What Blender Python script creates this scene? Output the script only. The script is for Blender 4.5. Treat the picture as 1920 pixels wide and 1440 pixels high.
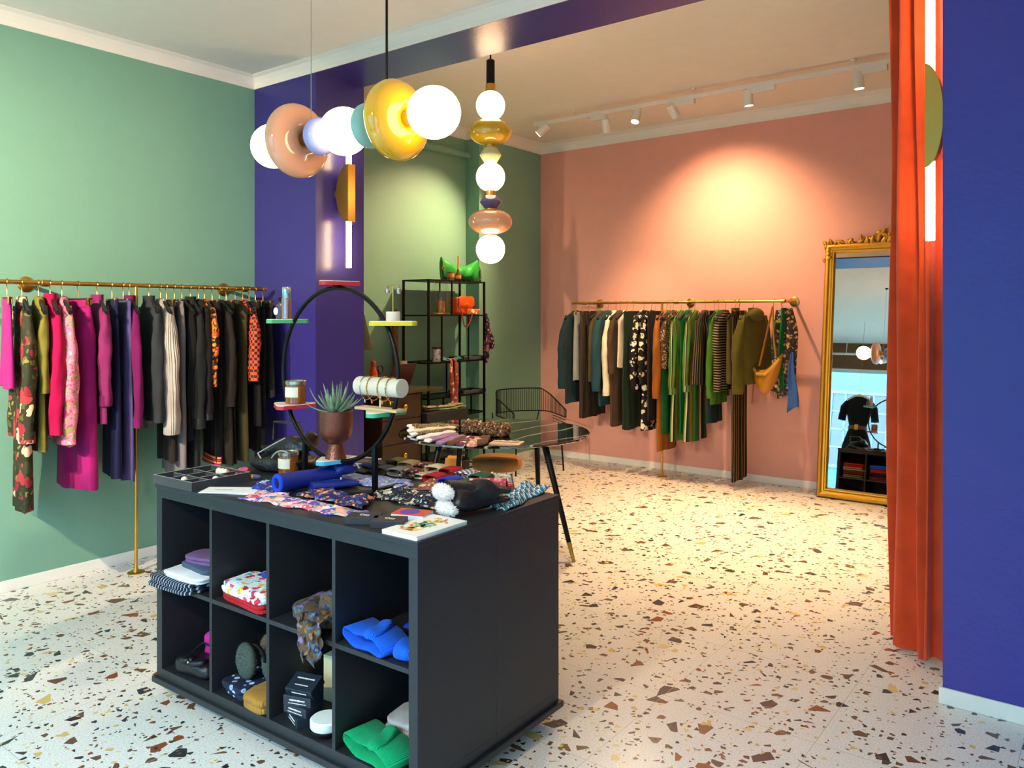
import bpy, bmesh, math, random
from mathutils import Vector, Matrix, Euler
for _o in list(bpy.data.objects): bpy.data.objects.remove(_o)
S = bpy.context.scene
COL = S.collection
PI = math.pi
R = math.radians
random.seed(7)

# ---------------------------------------------------------------- camera
CF, CY0, YAW, CX, CYY, CH = 1496.27, 590.31, 0.6526, 5.0186, -0.6493, 1.5685
cam_d = bpy.data.cameras.new('camera'); cam = bpy.data.objects.new('camera', cam_d); COL.objects.link(cam)
cam.location = (CX, CYY, CH); cam.rotation_euler = (PI/2, 0, YAW)
cam_d.sensor_width = 36; cam_d.lens = CF/1920*36; cam_d.shift_y = -(720-CY0)/1920
cam_d.clip_start = 0.02
S.camera = cam
S.view_settings.view_transform = 'Standard'; S.view_settings.look = 'None'
S.view_settings.gamma = 1.0; S.view_settings.use_curve_mapping = False
S.view_settings.exposure = 0.82
S.cycles.use_denoising = True
S.cycles.max_bounces = 8; S.cycles.diffuse_bounces = 4; S.cycles.glossy_bounces = 4
S.cycles.transmission_bounces = 6; S.cycles.transparent_max_bounces = 10
S.cycles.caustics_reflective = False; S.cycles.caustics_refractive = False
S.cycles.sample_clamp_indirect = 6.0

# ---------------------------------------------------------------- world and lights
W = bpy.data.worlds.new('sky'); S.world = W; W.use_nodes = True
_bg = W.node_tree.nodes['Background']; _bg.inputs[0].default_value = (0.52, 0.77, 1.0, 1); _bg.inputs[1].default_value = 12.5

def area_light(name, loc, rot, sx, sy, power, col):
    d = bpy.data.lights.new(name, 'AREA'); d.shape = 'RECTANGLE'; d.size = sx; d.size_y = sy
    d.energy = power; d.color = col
    o = bpy.data.objects.new(name, d); COL.objects.link(o); o.location = loc; o.rotation_euler = rot
    return o
# daylight through the shop window and the glass door behind the camera
for _o in (area_light('window_portal', (2.0, -2.40, 1.65), (R(90), 0, 0), 3.3, 2.35, 1, (1, 1, 1)), area_light('door_portal', (5.35, -2.40, 1.28), (R(90), 0, 0), 1.7, 2.54, 1, (1, 1, 1))):
    _o.data.cycles.is_portal = True

def spot(name, loc, target, power, col, size=55, blend=0.6, parent=None, rad=0.03):
    d = bpy.data.lights.new(name, 'SPOT'); d.energy = power; d.color = col
    d.spot_size = R(size); d.spot_blend = blend; d.shadow_soft_size = rad
    o = bpy.data.objects.new(name, d); COL.objects.link(o)
    v = Vector(target)-Vector(loc)
    o.location = loc; o.rotation_euler = v.to_track_quat('-Z', 'Y').to_euler()
    if parent:
        bpy.context.view_layer.update()
        o.parent = parent; o.matrix_parent_inverse = parent.matrix_world.inverted()
    return o

# ---------------------------------------------------------------- pixel helpers (photo pixel -> point on a real plane)
FW = Vector((-math.sin(YAW), math.cos(YAW), 0)); RT = Vector((math.cos(YAW), math.sin(YAW), 0)); CP = Vector((CX, CYY, CH))
def ray(u, v): return FW + RT*((u-960)/CF) - Vector((0, 0, 1))*((v-CY0)/CF)
def onZ(u, v, z): d = ray(u, v); return CP + d*((z-CH)/d.z)
def onX(u, v, x): d = ray(u, v); return CP + d*((x-CX)/d.x)
def onY(u, v, y): d = ray(u, v); return CP + d*((y-CYY)/d.y)
def dep(x, y): return (Vector((x, y, CH))-CP).dot(FW)
def zat(v, x, y): return CH-(v-CY0)/CF*dep(x, y)

# ---------------------------------------------------------------- materials
def hx(h):
    if not isinstance(h, str): return tuple(h)
    h = h.lstrip('#'); c = [int(h[i:i+2], 16)/255 for i in (0, 2, 4)]
    return tuple(x/12.92 if x <= 0.04045 else ((x+0.055)/1.055)**2.4 for x in c)
MATS = {}
def new_mat(name):
    m = bpy.data.materials.new(name); m.use_nodes = True
    nt = m.node_tree; b = nt.nodes['Principled BSDF']; return m, nt, b
def N(nt, t, **kw):
    n = nt.nodes.new(t)
    for k, v in kw.items(): setattr(n, k, v)
    return n
def coords(nt, scale=1.0):
    tc = N(nt, 'ShaderNodeTexCoord'); mp = N(nt, 'ShaderNodeMapping')
    mp.inputs['Scale'].default_value = (scale,)*3 if not isinstance(scale, tuple) else scale
    nt.links.new(tc.outputs['Object'], mp.inputs['Vector']); return mp.outputs['Vector']
def add_bump(nt, b, vec, scale, strength, kind='noise', dist=0.01):
    if kind == 'noise':
        t = N(nt, 'ShaderNodeTexNoise'); t.inputs['Scale'].default_value = scale; t.inputs['Detail'].default_value = 3; out = t.outputs['Fac']
    elif kind == 'wave':
        t = N(nt, 'ShaderNodeTexWave'); t.inputs['Scale'].default_value = scale; t.inputs['Distortion'].default_value = 0.0; out = t.outputs['Fac']
    else:
        t = N(nt, 'ShaderNodeTexVoronoi'); t.inputs['Scale'].default_value = scale; out = t.outputs['Distance']
    nt.links.new(vec, t.inputs['Vector'])
    bp = N(nt, 'ShaderNodeBump'); bp.inputs['Strength'].default_value = strength; bp.inputs['Distance'].default_value = dist
    nt.links.new(out, bp.inputs['Height']); nt.links.new(bp.outputs['Normal'], b.inputs['Normal'])
def plain(name, col, rough=0.6, metal=0.0, bump=None, emit=None, alpha=1.0, var=0.0, coat=0.0, trans=0.0, ior=1.45, spec=None):
    if name in MATS: return MATS[name]
    m, nt, b = new_mat(name); c = hx(col)+(1,)
    b.inputs['Base Color'].default_value = c; b.inputs['Roughness'].default_value = rough; b.inputs['Metallic'].default_value = metal
    b.inputs['IOR'].default_value = ior
    if coat: b.inputs['Coat Weight'].default_value = coat; b.inputs['Coat Roughness'].default_value = 0.05
    if trans: b.inputs['Transmission Weight'].default_value = trans
    if spec is not None: b.inputs['Specular IOR Level'].default_value = spec
    if emit:
        b.inputs['Emission Color'].default_value = hx(emit[0])+(1,); b.inputs['Emission Strength'].default_value = emit[1]
    vec = coords(nt)
    n = N(nt, 'ShaderNodeTexNoise'); n.inputs['Scale'].default_value = 9; n.inputs['Detail'].default_value = 2
    nt.links.new(vec, n.inputs['Vector'])
    v = var or 0.015
    r = N(nt, 'ShaderNodeValToRGB'); r.color_ramp.elements[0].position = 0.3; r.color_ramp.elements[1].position = 0.7
    r.color_ramp.elements[0].color = tuple(x*(1-v) for x in c[:3])+(1,); r.color_ramp.elements[1].color = tuple(min(1, x*(1+v)) for x in c[:3])+(1,)
    nt.links.new(n.outputs['Fac'], r.inputs['Fac']); nt.links.new(r.outputs['Color'], b.inputs['Base Color'])
    if bump: add_bump(nt, b, vec, *bump)
    MATS[name] = m; return m
def cloth(name, col, rough=0.9, sheen=0.04, kind='weave', scale=400, strength=0.15):
    if name in MATS: return MATS[name]
    m = plain(name, col, rough, var=0.12); nt = m.node_tree; b = nt.nodes['Principled BSDF']
    b.inputs['Sheen Weight'].default_value = sheen; b.inputs['Specular IOR Level'].default_value = 0.15
    vec = coords(nt)
    if kind == 'rib':
        tc = N(nt, 'ShaderNodeTexCoord'); add_bump(nt, b, tc.outputs['UV'], scale, strength, 'wave', 0.006)
    elif kind == 'knit': add_bump(nt, b, vec, scale, strength, 'wave', 0.004)
    else: add_bump(nt, b, vec, scale, strength, 'noise', 0.002)
    return m
def ramp(nt, cols, interp='CONSTANT'):
    r = N(nt, 'ShaderNodeValToRGB'); cr = r.color_ramp; cr.interpolation = interp
    k = len(cols)
    for i in range(k):
        e = cr.elements[i] if i < 2 else cr.elements.new(0.5)
        e.position = i/k if interp == 'CONSTANT' else i/(k-1)
    for i, e in enumerate(cr.elements): e.color = hx(cols[i])+(1,)
    return r
def floral(name, bg, cols, scale=14, warp=0.5, size=0.42, rough=0.75, leaf=None):
    """printed cloth: petals and leaves scattered over a ground colour"""
    if name in MATS: return MATS[name]
    m, nt, b = new_mat(name); b.inputs['Roughness'].default_value = rough; b.inputs['Specular IOR Level'].default_value = 0.25
    vec = coords(nt); L = nt.links.new
    nz = N(nt, 'ShaderNodeTexNoise'); nz.inputs['Scale'].default_value = scale*1.6; nz.inputs['Detail'].default_value = 1
    L(vec, nz.inputs['Vector'])
    mx = N(nt, 'ShaderNodeVectorMath', operation='MULTIPLY_ADD')
    L(nz.outputs['Color'], mx.inputs[0]); mx.inputs[1].default_value = (warp/scale*2,)*3; L(vec, mx.inputs[2])
    def layer(sc, sz, colors, under):
        vo = N(nt, 'ShaderNodeTexVoronoi'); vo.inputs['Scale'].default_value = sc; L(mx.outputs[0], vo.inputs['Vector'])
        sep = N(nt, 'ShaderNodeSeparateColor'); L(vo.outputs['Color'], sep.inputs[0])
        rp = ramp(nt, colors); L(sep.outputs[0], rp.inputs['Fac'])
        lt = N(nt, 'ShaderNodeMath', operation='LESS_THAN'); L(vo.outputs['Distance'], lt.inputs[0]); lt.inputs[1].default_value = sz
        mix = N(nt, 'ShaderNodeMix', data_type='RGBA'); L(lt.outputs[0], mix.inputs['Factor'])
        if isinstance(under, tuple): mix.inputs['A'].default_value = under
        else: L(under, mix.inputs['A'])
        L(rp.outputs['Color'], mix.inputs['B']); return mix.outputs['Result']
    c = hx(bg)+(1,)
    if leaf: c = layer(scale*2.1, size*0.9, leaf, c)
    c = layer(scale, size, cols, c)
    c = layer(scale*1.02, size*0.3, [cols[-1], bg, cols[0]], c)
    L(c, b.inputs['Base Color']); MATS[name] = m; return m
def stripes(name, cols, freq=30, d=(1, 0.8, 0), rough=0.8, warp=0.0):
    if name in MATS: return MATS[name]
    m, nt, b = new_mat(name); b.inputs['Roughness'].default_value = rough; b.inputs['Specular IOR Level'].default_value = 0.25
    vec = coords(nt); L = nt.links.new
    if warp:
        nz = N(nt, 'ShaderNodeTexNoise'); nz.inputs['Scale'].default_value = 8; L(vec, nz.inputs['Vector'])
        ma = N(nt, 'ShaderNodeVectorMath', operation='MULTIPLY_ADD'); L(nz.outputs['Color'], ma.inputs[0]); ma.inputs[1].default_value = (warp,)*3; L(vec, ma.inputs[2]); vec = ma.outputs[0]
    dt = N(nt, 'ShaderNodeVectorMath', operation='DOT_PRODUCT'); L(vec, dt.inputs[0]); dt.inputs[1].default_value = tuple(x*freq for x in d)
    fr = N(nt, 'ShaderNodeMath', operation='FRACT'); L(dt.outputs['Value'], fr.inputs[0])
    rp = ramp(nt, cols); L(fr.outputs[0], rp.inputs['Fac']); L(rp.outputs['Color'], b.inputs['Base Color'])
    MATS[name] = m; return m
def uvstripes(name, cols, count=40, rough=0.8):
    """lengthwise stripes that run round the garment"""
    if name in MATS: return MATS[name]
    m, nt, b = new_mat(name); b.inputs['Roughness'].default_value = rough; b.inputs['Specular IOR Level'].default_value = 0.25; L = nt.links.new
    tc = N(nt, 'ShaderNodeTexCoord'); sx = N(nt, 'ShaderNodeSeparateXYZ'); L(tc.outputs['UV'], sx.inputs[0])
    mu = N(nt, 'ShaderNodeMath', operation='MULTIPLY'); L(sx.outputs[0], mu.inputs[0]); mu.inputs[1].default_value = count
    fr = N(nt, 'ShaderNodeMath', operation='FRACT'); L(mu.outputs[0], fr.inputs[0])
    rp = ramp(nt, cols); L(fr.outputs[0], rp.inputs['Fac']); L(rp.outputs['Color'], b.inputs['Base Color']); MATS[name] = m; return m
def checks(name, a, c, scale=60, rough=0.8):
    if name in MATS: return MATS[name]
    m, nt, b = new_mat(name); b.inputs['Roughness'].default_value = rough
    vec = coords(nt); ch = N(nt, 'ShaderNodeTexChecker'); ch.inputs['Scale'].default_value = scale
    ch.inputs['Color1'].default_value = hx(a)+(1,); ch.inputs['Color2'].default_value = hx(c)+(1,)
    nt.links.new(vec, ch.inputs['Vector']); nt.links.new(ch.outputs['Color'], b.inputs['Base Color']); MATS[name] = m; return m
def glass_pane(name, tint=(1, 1, 1)):
    if name in MATS: return MATS[name]
    m = bpy.data.materials.new(name); m.use_nodes = True; nt = m.node_tree; nt.nodes.clear(); L = nt.links.new
    out = N(nt, 'ShaderNodeOutputMaterial'); mix = N(nt, 'ShaderNodeMixShader'); tr = N(nt, 'ShaderNodeBsdfTransparent'); gl = N(nt, 'ShaderNodeBsdfGlossy')
    lw = N(nt, 'ShaderNodeLayerWeight'); lw.inputs['Blend'].default_value = 0.5; pw = N(nt, 'ShaderNodeMath', operation='POWER'); L(lw.outputs['Facing'], pw.inputs[0]); pw.inputs[1].default_value = 4
    fr = N(nt, 'ShaderNodeMath', operation='MULTIPLY_ADD'); L(pw.outputs[0], fr.inputs[0]); fr.inputs[1].default_value = 0.4; fr.inputs[2].default_value = 0.04; gl.inputs['Roughness'].default_value = 0.02
    tr.inputs['Color'].default_value = tuple(tint)+(1,)
    L(fr.outputs[0], mix.inputs[0]); L(tr.outputs[0], mix.inputs[1]); L(gl.outputs[0], mix.inputs[2]); L(mix.outputs[0], out.inputs[0])
    MATS[name] = m; return m
def terrazzo():
    m, nt, b = new_mat('terrazzo'); L = nt.links.new
    vec = coords(nt)
    b.inputs['Roughness'].default_value = 0.24; b.inputs['Specular IOR Level'].default_value = 0.45
    nz = N(nt, 'ShaderNodeTexNoise'); nz.inputs['Scale'].default_value = 160; nz.inputs['Detail'].default_value = 2; L(vec, nz.inputs['Vector'])
    base = N(nt, 'ShaderNodeValToRGB'); base.color_ramp.elements[0].position = 0.3; base.color_ramp.elements[1].position = 0.62
    base.color_ramp.elements[0].color = hx('#cfc8bf')+(1,); base.color_ramp.elements[1].color = hx('#efeae2')+(1,)
    L(nz.outputs['Fac'], base.inputs['Fac']); cur = base.outputs['Color']
    pal = ['#34383a', '#8d4b2c', '#d3b46c', '#3c3f40', '#dcc48c', '#6b4f3c', '#d9c184', '#e3c3ad', '#9a5232', '#2c2f31']
    for sc, thr, lo, hi, seed in ((8.0, 0.13, 0.26, 0.38, 0), (10.5, 0.17, 0.24, 0.38, 5.1), (17, 0.17, 0.22, 0.36, 3.3), (32, 0.19, 0.2, 0.34, 7.7), (55, 0.12, 0.18, 0.32, 13.1)):
        off = N(nt, 'ShaderNodeVectorMath', operation='ADD'); L(vec, off.inputs[0]); off.inputs[1].default_value = (seed, seed*1.7, 0.37)
        ve = N(nt, 'ShaderNodeTexVoronoi', feature='DISTANCE_TO_EDGE', voronoi_dimensions='2D'); vc = N(nt, 'ShaderNodeTexVoronoi', voronoi_dimensions='2D')
        for v in (ve, vc): v.inputs['Scale'].default_value = sc; v.inputs['Randomness'].default_value = 0.8; L(off.outputs[0], v.inputs['Vector'])
        sp = N(nt, 'ShaderNodeSeparateColor'); L(vc.outputs['Color'], sp.inputs[0])
        pres = N(nt, 'ShaderNodeMath', operation='LESS_THAN'); L(sp.outputs[0], pres.inputs[0]); pres.inputs[1].default_value = thr
        mr = N(nt, 'ShaderNodeMapRange'); L(sp.outputs[1], mr.inputs[0]); mr.inputs[3].default_value = lo; mr.inputs[4].default_value = hi
        gt = N(nt, 'ShaderNodeMath', operation='GREATER_THAN'); L(ve.outputs['Distance'], gt.inputs[0]); L(mr.outputs[0], gt.inputs[1])
        mu = N(nt, 'ShaderNodeMath', operation='MULTIPLY'); L(pres.outputs[0], mu.inputs[0]); L(gt.outputs[0], mu.inputs[1])
        rp = ramp(nt, pal); L(sp.outputs[2], rp.inputs['Fac'])
        mix = N(nt, 'ShaderNodeMix', data_type='RGBA'); L(mu.outputs[0], mix.inputs['Factor']); L(cur, mix.inputs['A']); L(rp.outputs['Color'], mix.inputs['B']); cur = mix.outputs['Result']
    # fine joints between the big tiles
    sx = N(nt, 'ShaderNodeSeparateXYZ'); L(vec, sx.inputs[0]); js = []
    for k, o, p in ((0, 2.911, 0.606), (1, 2.348, 0.606)):
        a = N(nt, 'ShaderNodeMath', operation='SUBTRACT'); L(sx.outputs[k], a.inputs[0]); a.inputs[1].default_value = o-60*p
        q = N(nt, 'ShaderNodeMath', operation='MODULO'); L(a.outputs[0], q.inputs[0]); q.inputs[1].default_value = p
        l = N(nt, 'ShaderNodeMath', operation='LESS_THAN'); L(q.outputs[0], l.inputs[0]); l.inputs[1].default_value = 0.0022; js.append(l)
    mx = N(nt, 'ShaderNodeMath', operation='MAXIMUM'); L(js[0].outputs[0], mx.inputs[0]); L(js[1].outputs[0], mx.inputs[1])
    mix = N(nt, 'ShaderNodeMix', data_type='RGBA'); L(mx.outputs[0], mix.inputs['Factor']); L(cur, mix.inputs['A']); mix.inputs['B'].default_value = hx('#b3aaa0')+(1,)
    L(mix.outputs['Result'], b.inputs['Base Color']); return m

M = dict(
    green=plain('green_paint', '#76a28d', 0.55, bump=(40, 0.06)), purple=plain('purple_paint', '#322b74', 0.30, bump=(55, 0.10), spec=0.6),
    rough_purple=plain('rough_purple_paint', '#443d92', 0.36, bump=(45, 0.22, 'noise', 0.010)),
    pink=plain('pink_paint', '#dd9f8f', 0.6, bump=(40, 0.05)), white=plain('white_paint', '#e9e4da', 0.7, bump=(30, 0.03)),
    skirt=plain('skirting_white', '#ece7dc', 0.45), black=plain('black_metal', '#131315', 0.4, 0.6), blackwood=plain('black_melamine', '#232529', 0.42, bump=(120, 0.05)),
    blackshade=plain('black_melamine_shaded', '#0f1011', 0.6), brass=plain('brass', '#cfa24c', 0.33, 1.0), gold=plain('antique_gold', '#c8922f', 0.38, 0.9, bump=(60, 0.3)),  # second melamine, blackened: shade of the hollows is put into its colour
    chrome=plain('chrome', '#b9bcc2', 0.18, 1.0), whitemetal=plain('white_metal', '#e2dccf', 0.45), glow=plain('globe_glow', '#fff6e6', 0.3, emit=('#ffd2a0', 7)),
    tube=plain('tube_glow', '#fff2d8', 0.3, emit=('#ffd9a0', 22)), lens=plain('lens_glow', '#fff2d8', 0.3, emit=('#ffd39a', 16)),
    wire=plain('hook_wire', '#b58a4a', 0.3, 1.0), hanger=plain('black_hanger', '#131214', 0.45), leather=plain('black_leather', '#15151a', 0.38, bump=(90, 0.25)),
    cream=plain('cream_paper', '#eeeae0', 0.7), mirror=plain('mirror_silver', '#dfe3e2', 0.01, 1.0), glass=glass_pane('pane_glass', (0.93, 0.97, 0.97)),
    lightstone=plain('pale_stone', '#ddd6c4', 0.6), wood=plain('brown_wood', '#6b4426', 0.5, bump=(20, 0.2)), darkbrown=plain('dark_brown_lacquer', '#3b2a1d', 0.42),
)

# ---------------------------------------------------------------- mesh helpers
class MB:
    def __init__(s): s.bm = bmesh.new()
    def box(s, x0, x1, y0, y1, z0, z1, bev=0, seg=2):
        r = bmesh.ops.create_cube(s.bm, size=1); vs = r['verts']
        for v in vs: v.co = Vector(((x0+x1)/2+v.co.x*(x1-x0), (y0+y1)/2+v.co.y*(y1-y0), (z0+z1)/2+v.co.z*(z1-z0)))
        if bev:
            es = list({e for v in vs for e in v.link_edges})
            bmesh.ops.bevel(s.bm, geom=es, offset=bev, segments=seg, affect='EDGES', profile=0.5)
        return s
    def loft(s, rings, cap=True, closed=False):
        vr = [[s.bm.verts.new(p) for p in ring] for ring in rings]; n = len(vr[0])
        k = len(vr); uv = s.bm.loops.layers.uv.verify()
        for i in range(k if closed else k-1):
            a, b = vr[i], vr[(i+1) % k]
            for j in range(n):
                fc = s.bm.faces.new((a[j], a[(j+1) % n], b[(j+1) % n], b[j]))
                for lp, q in zip(fc.loops, ((j, i), (j+1, i), (j+1, i+1), (j, i+1))): lp[uv].uv = (q[0]/n, q[1]/max(1, k-1))
        if cap and not closed:
            s.bm.faces.new(list(reversed(vr[0]))); s.bm.faces.new(vr[-1])
        return s
    def tube(s, pts, r, seg=8, closed=False, cap=True, flat=1.0):
        P = [Vector(p) for p in pts]; n = len(P); rings = []; ref = None
        for i in range(n):
            if closed: t = (P[(i+1) % n]-P[i-1])
            else: t = (P[min(i+1, n-1)]-P[max(i-1, 0)])
            t = t.normalized() if t.length > 1e-9 else Vector((0, 0, 1))
            if ref is None: ref = Vector((0, 0, 1)) if abs(t.z) < 0.9 else Vector((1, 0, 0))
            a = ref-t*ref.dot(t)
            if a.length < 1e-6: a = Vector((1, 0, 0))-t*t.x
            a.normalize(); bb = t.cross(a); ref = a
            ri = r[i] if isinstance(r, (list, tuple)) else r
            rings.append([P[i]+a*(ri*flat*math.cos(2*PI*j/seg))+bb*(ri*math.sin(2*PI*j/seg)) for j in range(seg)])
        return s.loft(rings, cap, closed)
    def rod(s, a, b, r, seg=10): return s.tube([a, b], r, seg)
    def lathe(s, prof, seg=28, c=(0, 0, 0), axis='Z', cap=True):
        rings = []
        for rr, z in prof:
            rr = max(rr, 0.0004); ring = []
            for j in range(seg):
                a = 2*PI*j/seg; x, y = rr*math.cos(a), rr*math.sin(a)
                p = (x, y, z) if axis == 'Z' else ((z, x, y) if axis == 'X' else (y, z, x))
                ring.append(Vector(c)+Vector(p))
            rings.append(ring)
        return s.loft(rings, cap)
    def ell(s, c, rx, ry, rz, seg=24, rings=14, e=1.0):
        rs = []
        f = lambda x: math.copysign(abs(x)**e, x)
        for i in range(rings+1):
            t = -PI/2+PI*i/rings; ct = max(abs(math.cos(t))**e, 0.004); st = f(math.sin(t))
            rs.append([Vector(c)+Vector((rx*ct*f(math.cos(2*PI*j/seg)), ry*ct*f(math.sin(2*PI*j/seg)), rz*st)) for j in range(seg)])
        return s.loft(rs)
    def sheet(s, fn, nu, nv, th=0.003):
        """closed cloth sheet: fn(u,v) in 0..1 -> point; real thickness"""
        top = [[s.bm.verts.new(Vector(fn(i/nu, j/nv))+Vector((0, 0, th))) for j in range(nv+1)] for i in range(nu+1)]
        bot = [[s.bm.verts.new(fn(i/nu, j/nv)) for j in range(nv+1)] for i in range(nu+1)]
        F = s.bm.faces.new
        for i in range(nu):
            for j in range(nv):
                F((top[i][j], top[i+1][j], top[i+1][j+1], top[i][j+1])); F((bot[i][j], bot[i][j+1], bot[i+1][j+1], bot[i+1][j]))
        for i in range(nu):
            F((top[i][0], bot[i][0], bot[i+1][0], top[i+1][0])); F((top[i+1][nv], bot[i+1][nv], bot[i][nv], top[i][nv]))
        for j in range(nv):
            F((top[0][j+1], bot[0][j+1], bot[0][j], top[0][j])); F((top[nu][j], bot[nu][j], bot[nu][j+1], top[nu][j+1]))
        return s
    def prism(s, pts, z0, z1):
        s.loft([[Vector((x, y, z0)) for x, y in pts], [Vector((x, y, z1)) for x, y in pts]]); return s
    def xf(s, m):
        bmesh.ops.transform(s.bm, matrix=m, verts=s.bm.verts); return s
    def obj(s, name, mat, parent=None, smooth=True, ang=42, label=None, bevel=0):
        bm = s.bm
        bmesh.ops.recalc_face_normals(bm, faces=bm.faces)
        me = bpy.data.meshes.new(name); bm.to_mesh(me); bm.free()
        if smooth:
            for p in me.polygons: p.use_smooth = True
            me.set_sharp_from_angle(angle=R(ang))
        me.materials.append(M[mat] if isinstance(mat, str) else mat)
        o = bpy.data.objects.new(name, me); COL.objects.link(o)
        if parent is not None: o.parent = parent
        if label: o['label'] = label
        if bevel:
            b = o.modifiers.new('bevel', 'BEVEL'); b.width = bevel; b.segments = 2; b.limit_method = 'ANGLE'
        return o
def tag(o, label, cat, group=None):
    o['label'] = label; o['category'] = cat
    if group: o['group'] = group
    return o
def thing(name, label, cat, loc=(0, 0, 0), rz=0.0, group=None, rot=None):
    o = bpy.data.objects.new(name, None); COL.objects.link(o); o.empty_display_size = 0.05
    o.location = loc; o.rotation_euler = rot if rot else (0, 0, rz)
    return tag(o, label, cat, group)
def struct(o): o['kind'] = 'structure'; return o
def arc(c, r, a0, a1, n, plane='XZ'):
    out = []
    for i in range(n+1):
        a = a0+(a1-a0)*i/n; x, y = r*math.cos(a), r*math.sin(a)
        out.append((c[0]+x, c[1], c[2]+y) if plane == 'XZ' else ((c[0], c[1]+x, c[2]+y) if plane == 'YZ' else (c[0]+x, c[1]+y, c[2])))
    return out

# ================================================================= THE ROOM
def sbox(name, mat, *b, bev=0): return struct(MB().box(*b, bev=bev).obj(name, mat, smooth=False))
YB, YP = 2.83, 6.717
M['terrazzo'] = terrazzo()
sbox('floor', 'terrazzo', -0.6, 7.05, -2.55, 6.9, -0.1, 0)
sbox('wall_left', 'green', -0.15, 0, -2.4, YB, 0, 3.206)
sbox('wall_partition_left', 'purple', -0.53, 0.69, YB, 3.26, 0, 3.206)
sbox('wall_partition_right', 'rough_purple', 4.443, 7.05, 2.97, 3.26, 0, 3.206)
sbox('trim_soffit', 'purple', -0.53, 7.05, YB, 3.26, 3.206, 3.222)
sbox('wall_header', 'white', -0.53, 7.05, YB, 3.26, 3.222, 3.6)
sbox('wall_back_left', 'green', -0.53, -0.38, 3.26, 5.63, 0, 3.379)
sbox('wall_back_step', 'green', -0.53, -0.204, 5.63, YP, 0, 3.379)
sbox('wall_back', 'pink', -0.53, 5.75, YP, 6.87, 0, 3.379)
sbox('wall_back_right', 'white', 5.6, 5.75, 3.26, YP, 0, 3.5)
sbox('wall_right', 'white', 6.9, 7.05, -2.4, 2.97, 0, 3.3)
sbox('ceiling', 'white', -0.15, 7.05, -2.55, YB, 3.30, 3.42)
sbox('ceiling_back', 'white', -0.53, 5.75, 3.26, 6.87, 3.49, 3.6)
m = MB()
for b in ((-0.15, 0.35, 0, 3.3), (3.65, 4.5, 0, 3.3), (6.2, 7.05, 0, 3.3), (0.35, 3.65, 0, 0.45), (0.35, 3.65, 2.79, 3.3), (4.5, 6.2, 2.55, 3.3)):
    m.box(b[0], b[1], -2.4, -2.25, b[2], b[3])
struct(m.obj('wall_front', 'white', smooth=False))
sbox('trim_lintel', 'wood', -0.0, 4.4, -2.25, -2.2, 2.80, 3.3)
# white cornice bands with a small cove
def cornice(name, p0, p1, inward, z0, z1, d=0.05):
    a, b, i = Vector(p0), Vector(p1), Vector(inward)
    prof = [(0, z0), (0.006, z0), (0.006, z0+0.03), (0.012, z1-d*0.8), (0.024, z1-d*0.35), (d, z1-0.004), (d, z1), (0, z1)]
    return struct(MB().loft([[p+i*x+Vector((0, 0, z)) for x, z in prof] for p in (a, b)]).obj(name, 'white', smooth=False))
cornice('trim_1', (0, -2.25, 0), (0, YB, 0), (1, 0, 0), 3.206, 3.30)
sbox('wall_left_upper', 'white', -0.15, 0, -2.4, YB, 3.206, 3.30)
cornice('trim_2', (0, YB, 0), (6.9, YB, 0), (0, -1, 0), 3.207, 3.30)
sbox('wall_back_upper', 'white', -0.53, 5.75, YP, 6.87, 3.379, 3.49)
sbox('wall_back_left_upper', 'white', -0.53, -0.38, 3.26, 5.63, 3.379, 3.49)
sbox('wall_back_step_upper', 'white', -0.53, -0.204, 5.63, YP, 3.379, 3.49)
cornice('trim_3', (-0.204, YP, 0), (5.6, YP, 0), (0, -1, 0), 3.379, 3.49, 0.07)
cornice('trim_4', (-0.204, 5.63, 0), (-0.204, YP, 0), (1, 0, 0), 3.379, 3.49, 0.07)
cornice('trim_5', (-0.38, 3.26, 0), (-0.38, 5.63, 0), (1, 0, 0), 3.379, 3.49, 0.05)
cornice('trim_6', (-0.38, 5.63, 0), (-0.204, 5.63, 0), (0, -1, 0), 3.379, 3.49, 0.05)
# skirting boards
def skirting(name, x0, x1, y0, y1): return struct(MB().box(x0, x1, y0, y1, 0, 0.066, bev=0.003).obj(name, 'skirt', smooth=False))
skirting('baseboard_left', 0, 0.013, -2.25, YB)
skirting('baseboard_pillar', 0.013, 0.703, YB-0.013, YB)
skirting('baseboard_pillar_side', 0.69, 0.703, YB, 3.26)
skirting('baseboard_back_left', -0.38, -0.367, 3.26, 5.63)
skirting('baseboard_step', -0.204, -0.191, 5.63, YP)
skirting('baseboard_step_side', -0.38, -0.191, 5.617, 5.63)
skirting('baseboard_back', -0.191, 5.6, YP-0.013, YP)
skirting('baseboard_right', 4.43, 6.9, 2.957, 2.97)
skirting('baseboard_jamb', 4.43, 4.443, 2.97, 3.26)
# painted pipe running under the back ceiling
_p = onX(886, 293, -0.33)
struct(MB().rod((-0.345, 3.3, _p.z), (-0.345, 5.62, _p.z), 0.035, 14).obj('trim_pipe', 'green'))
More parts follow.
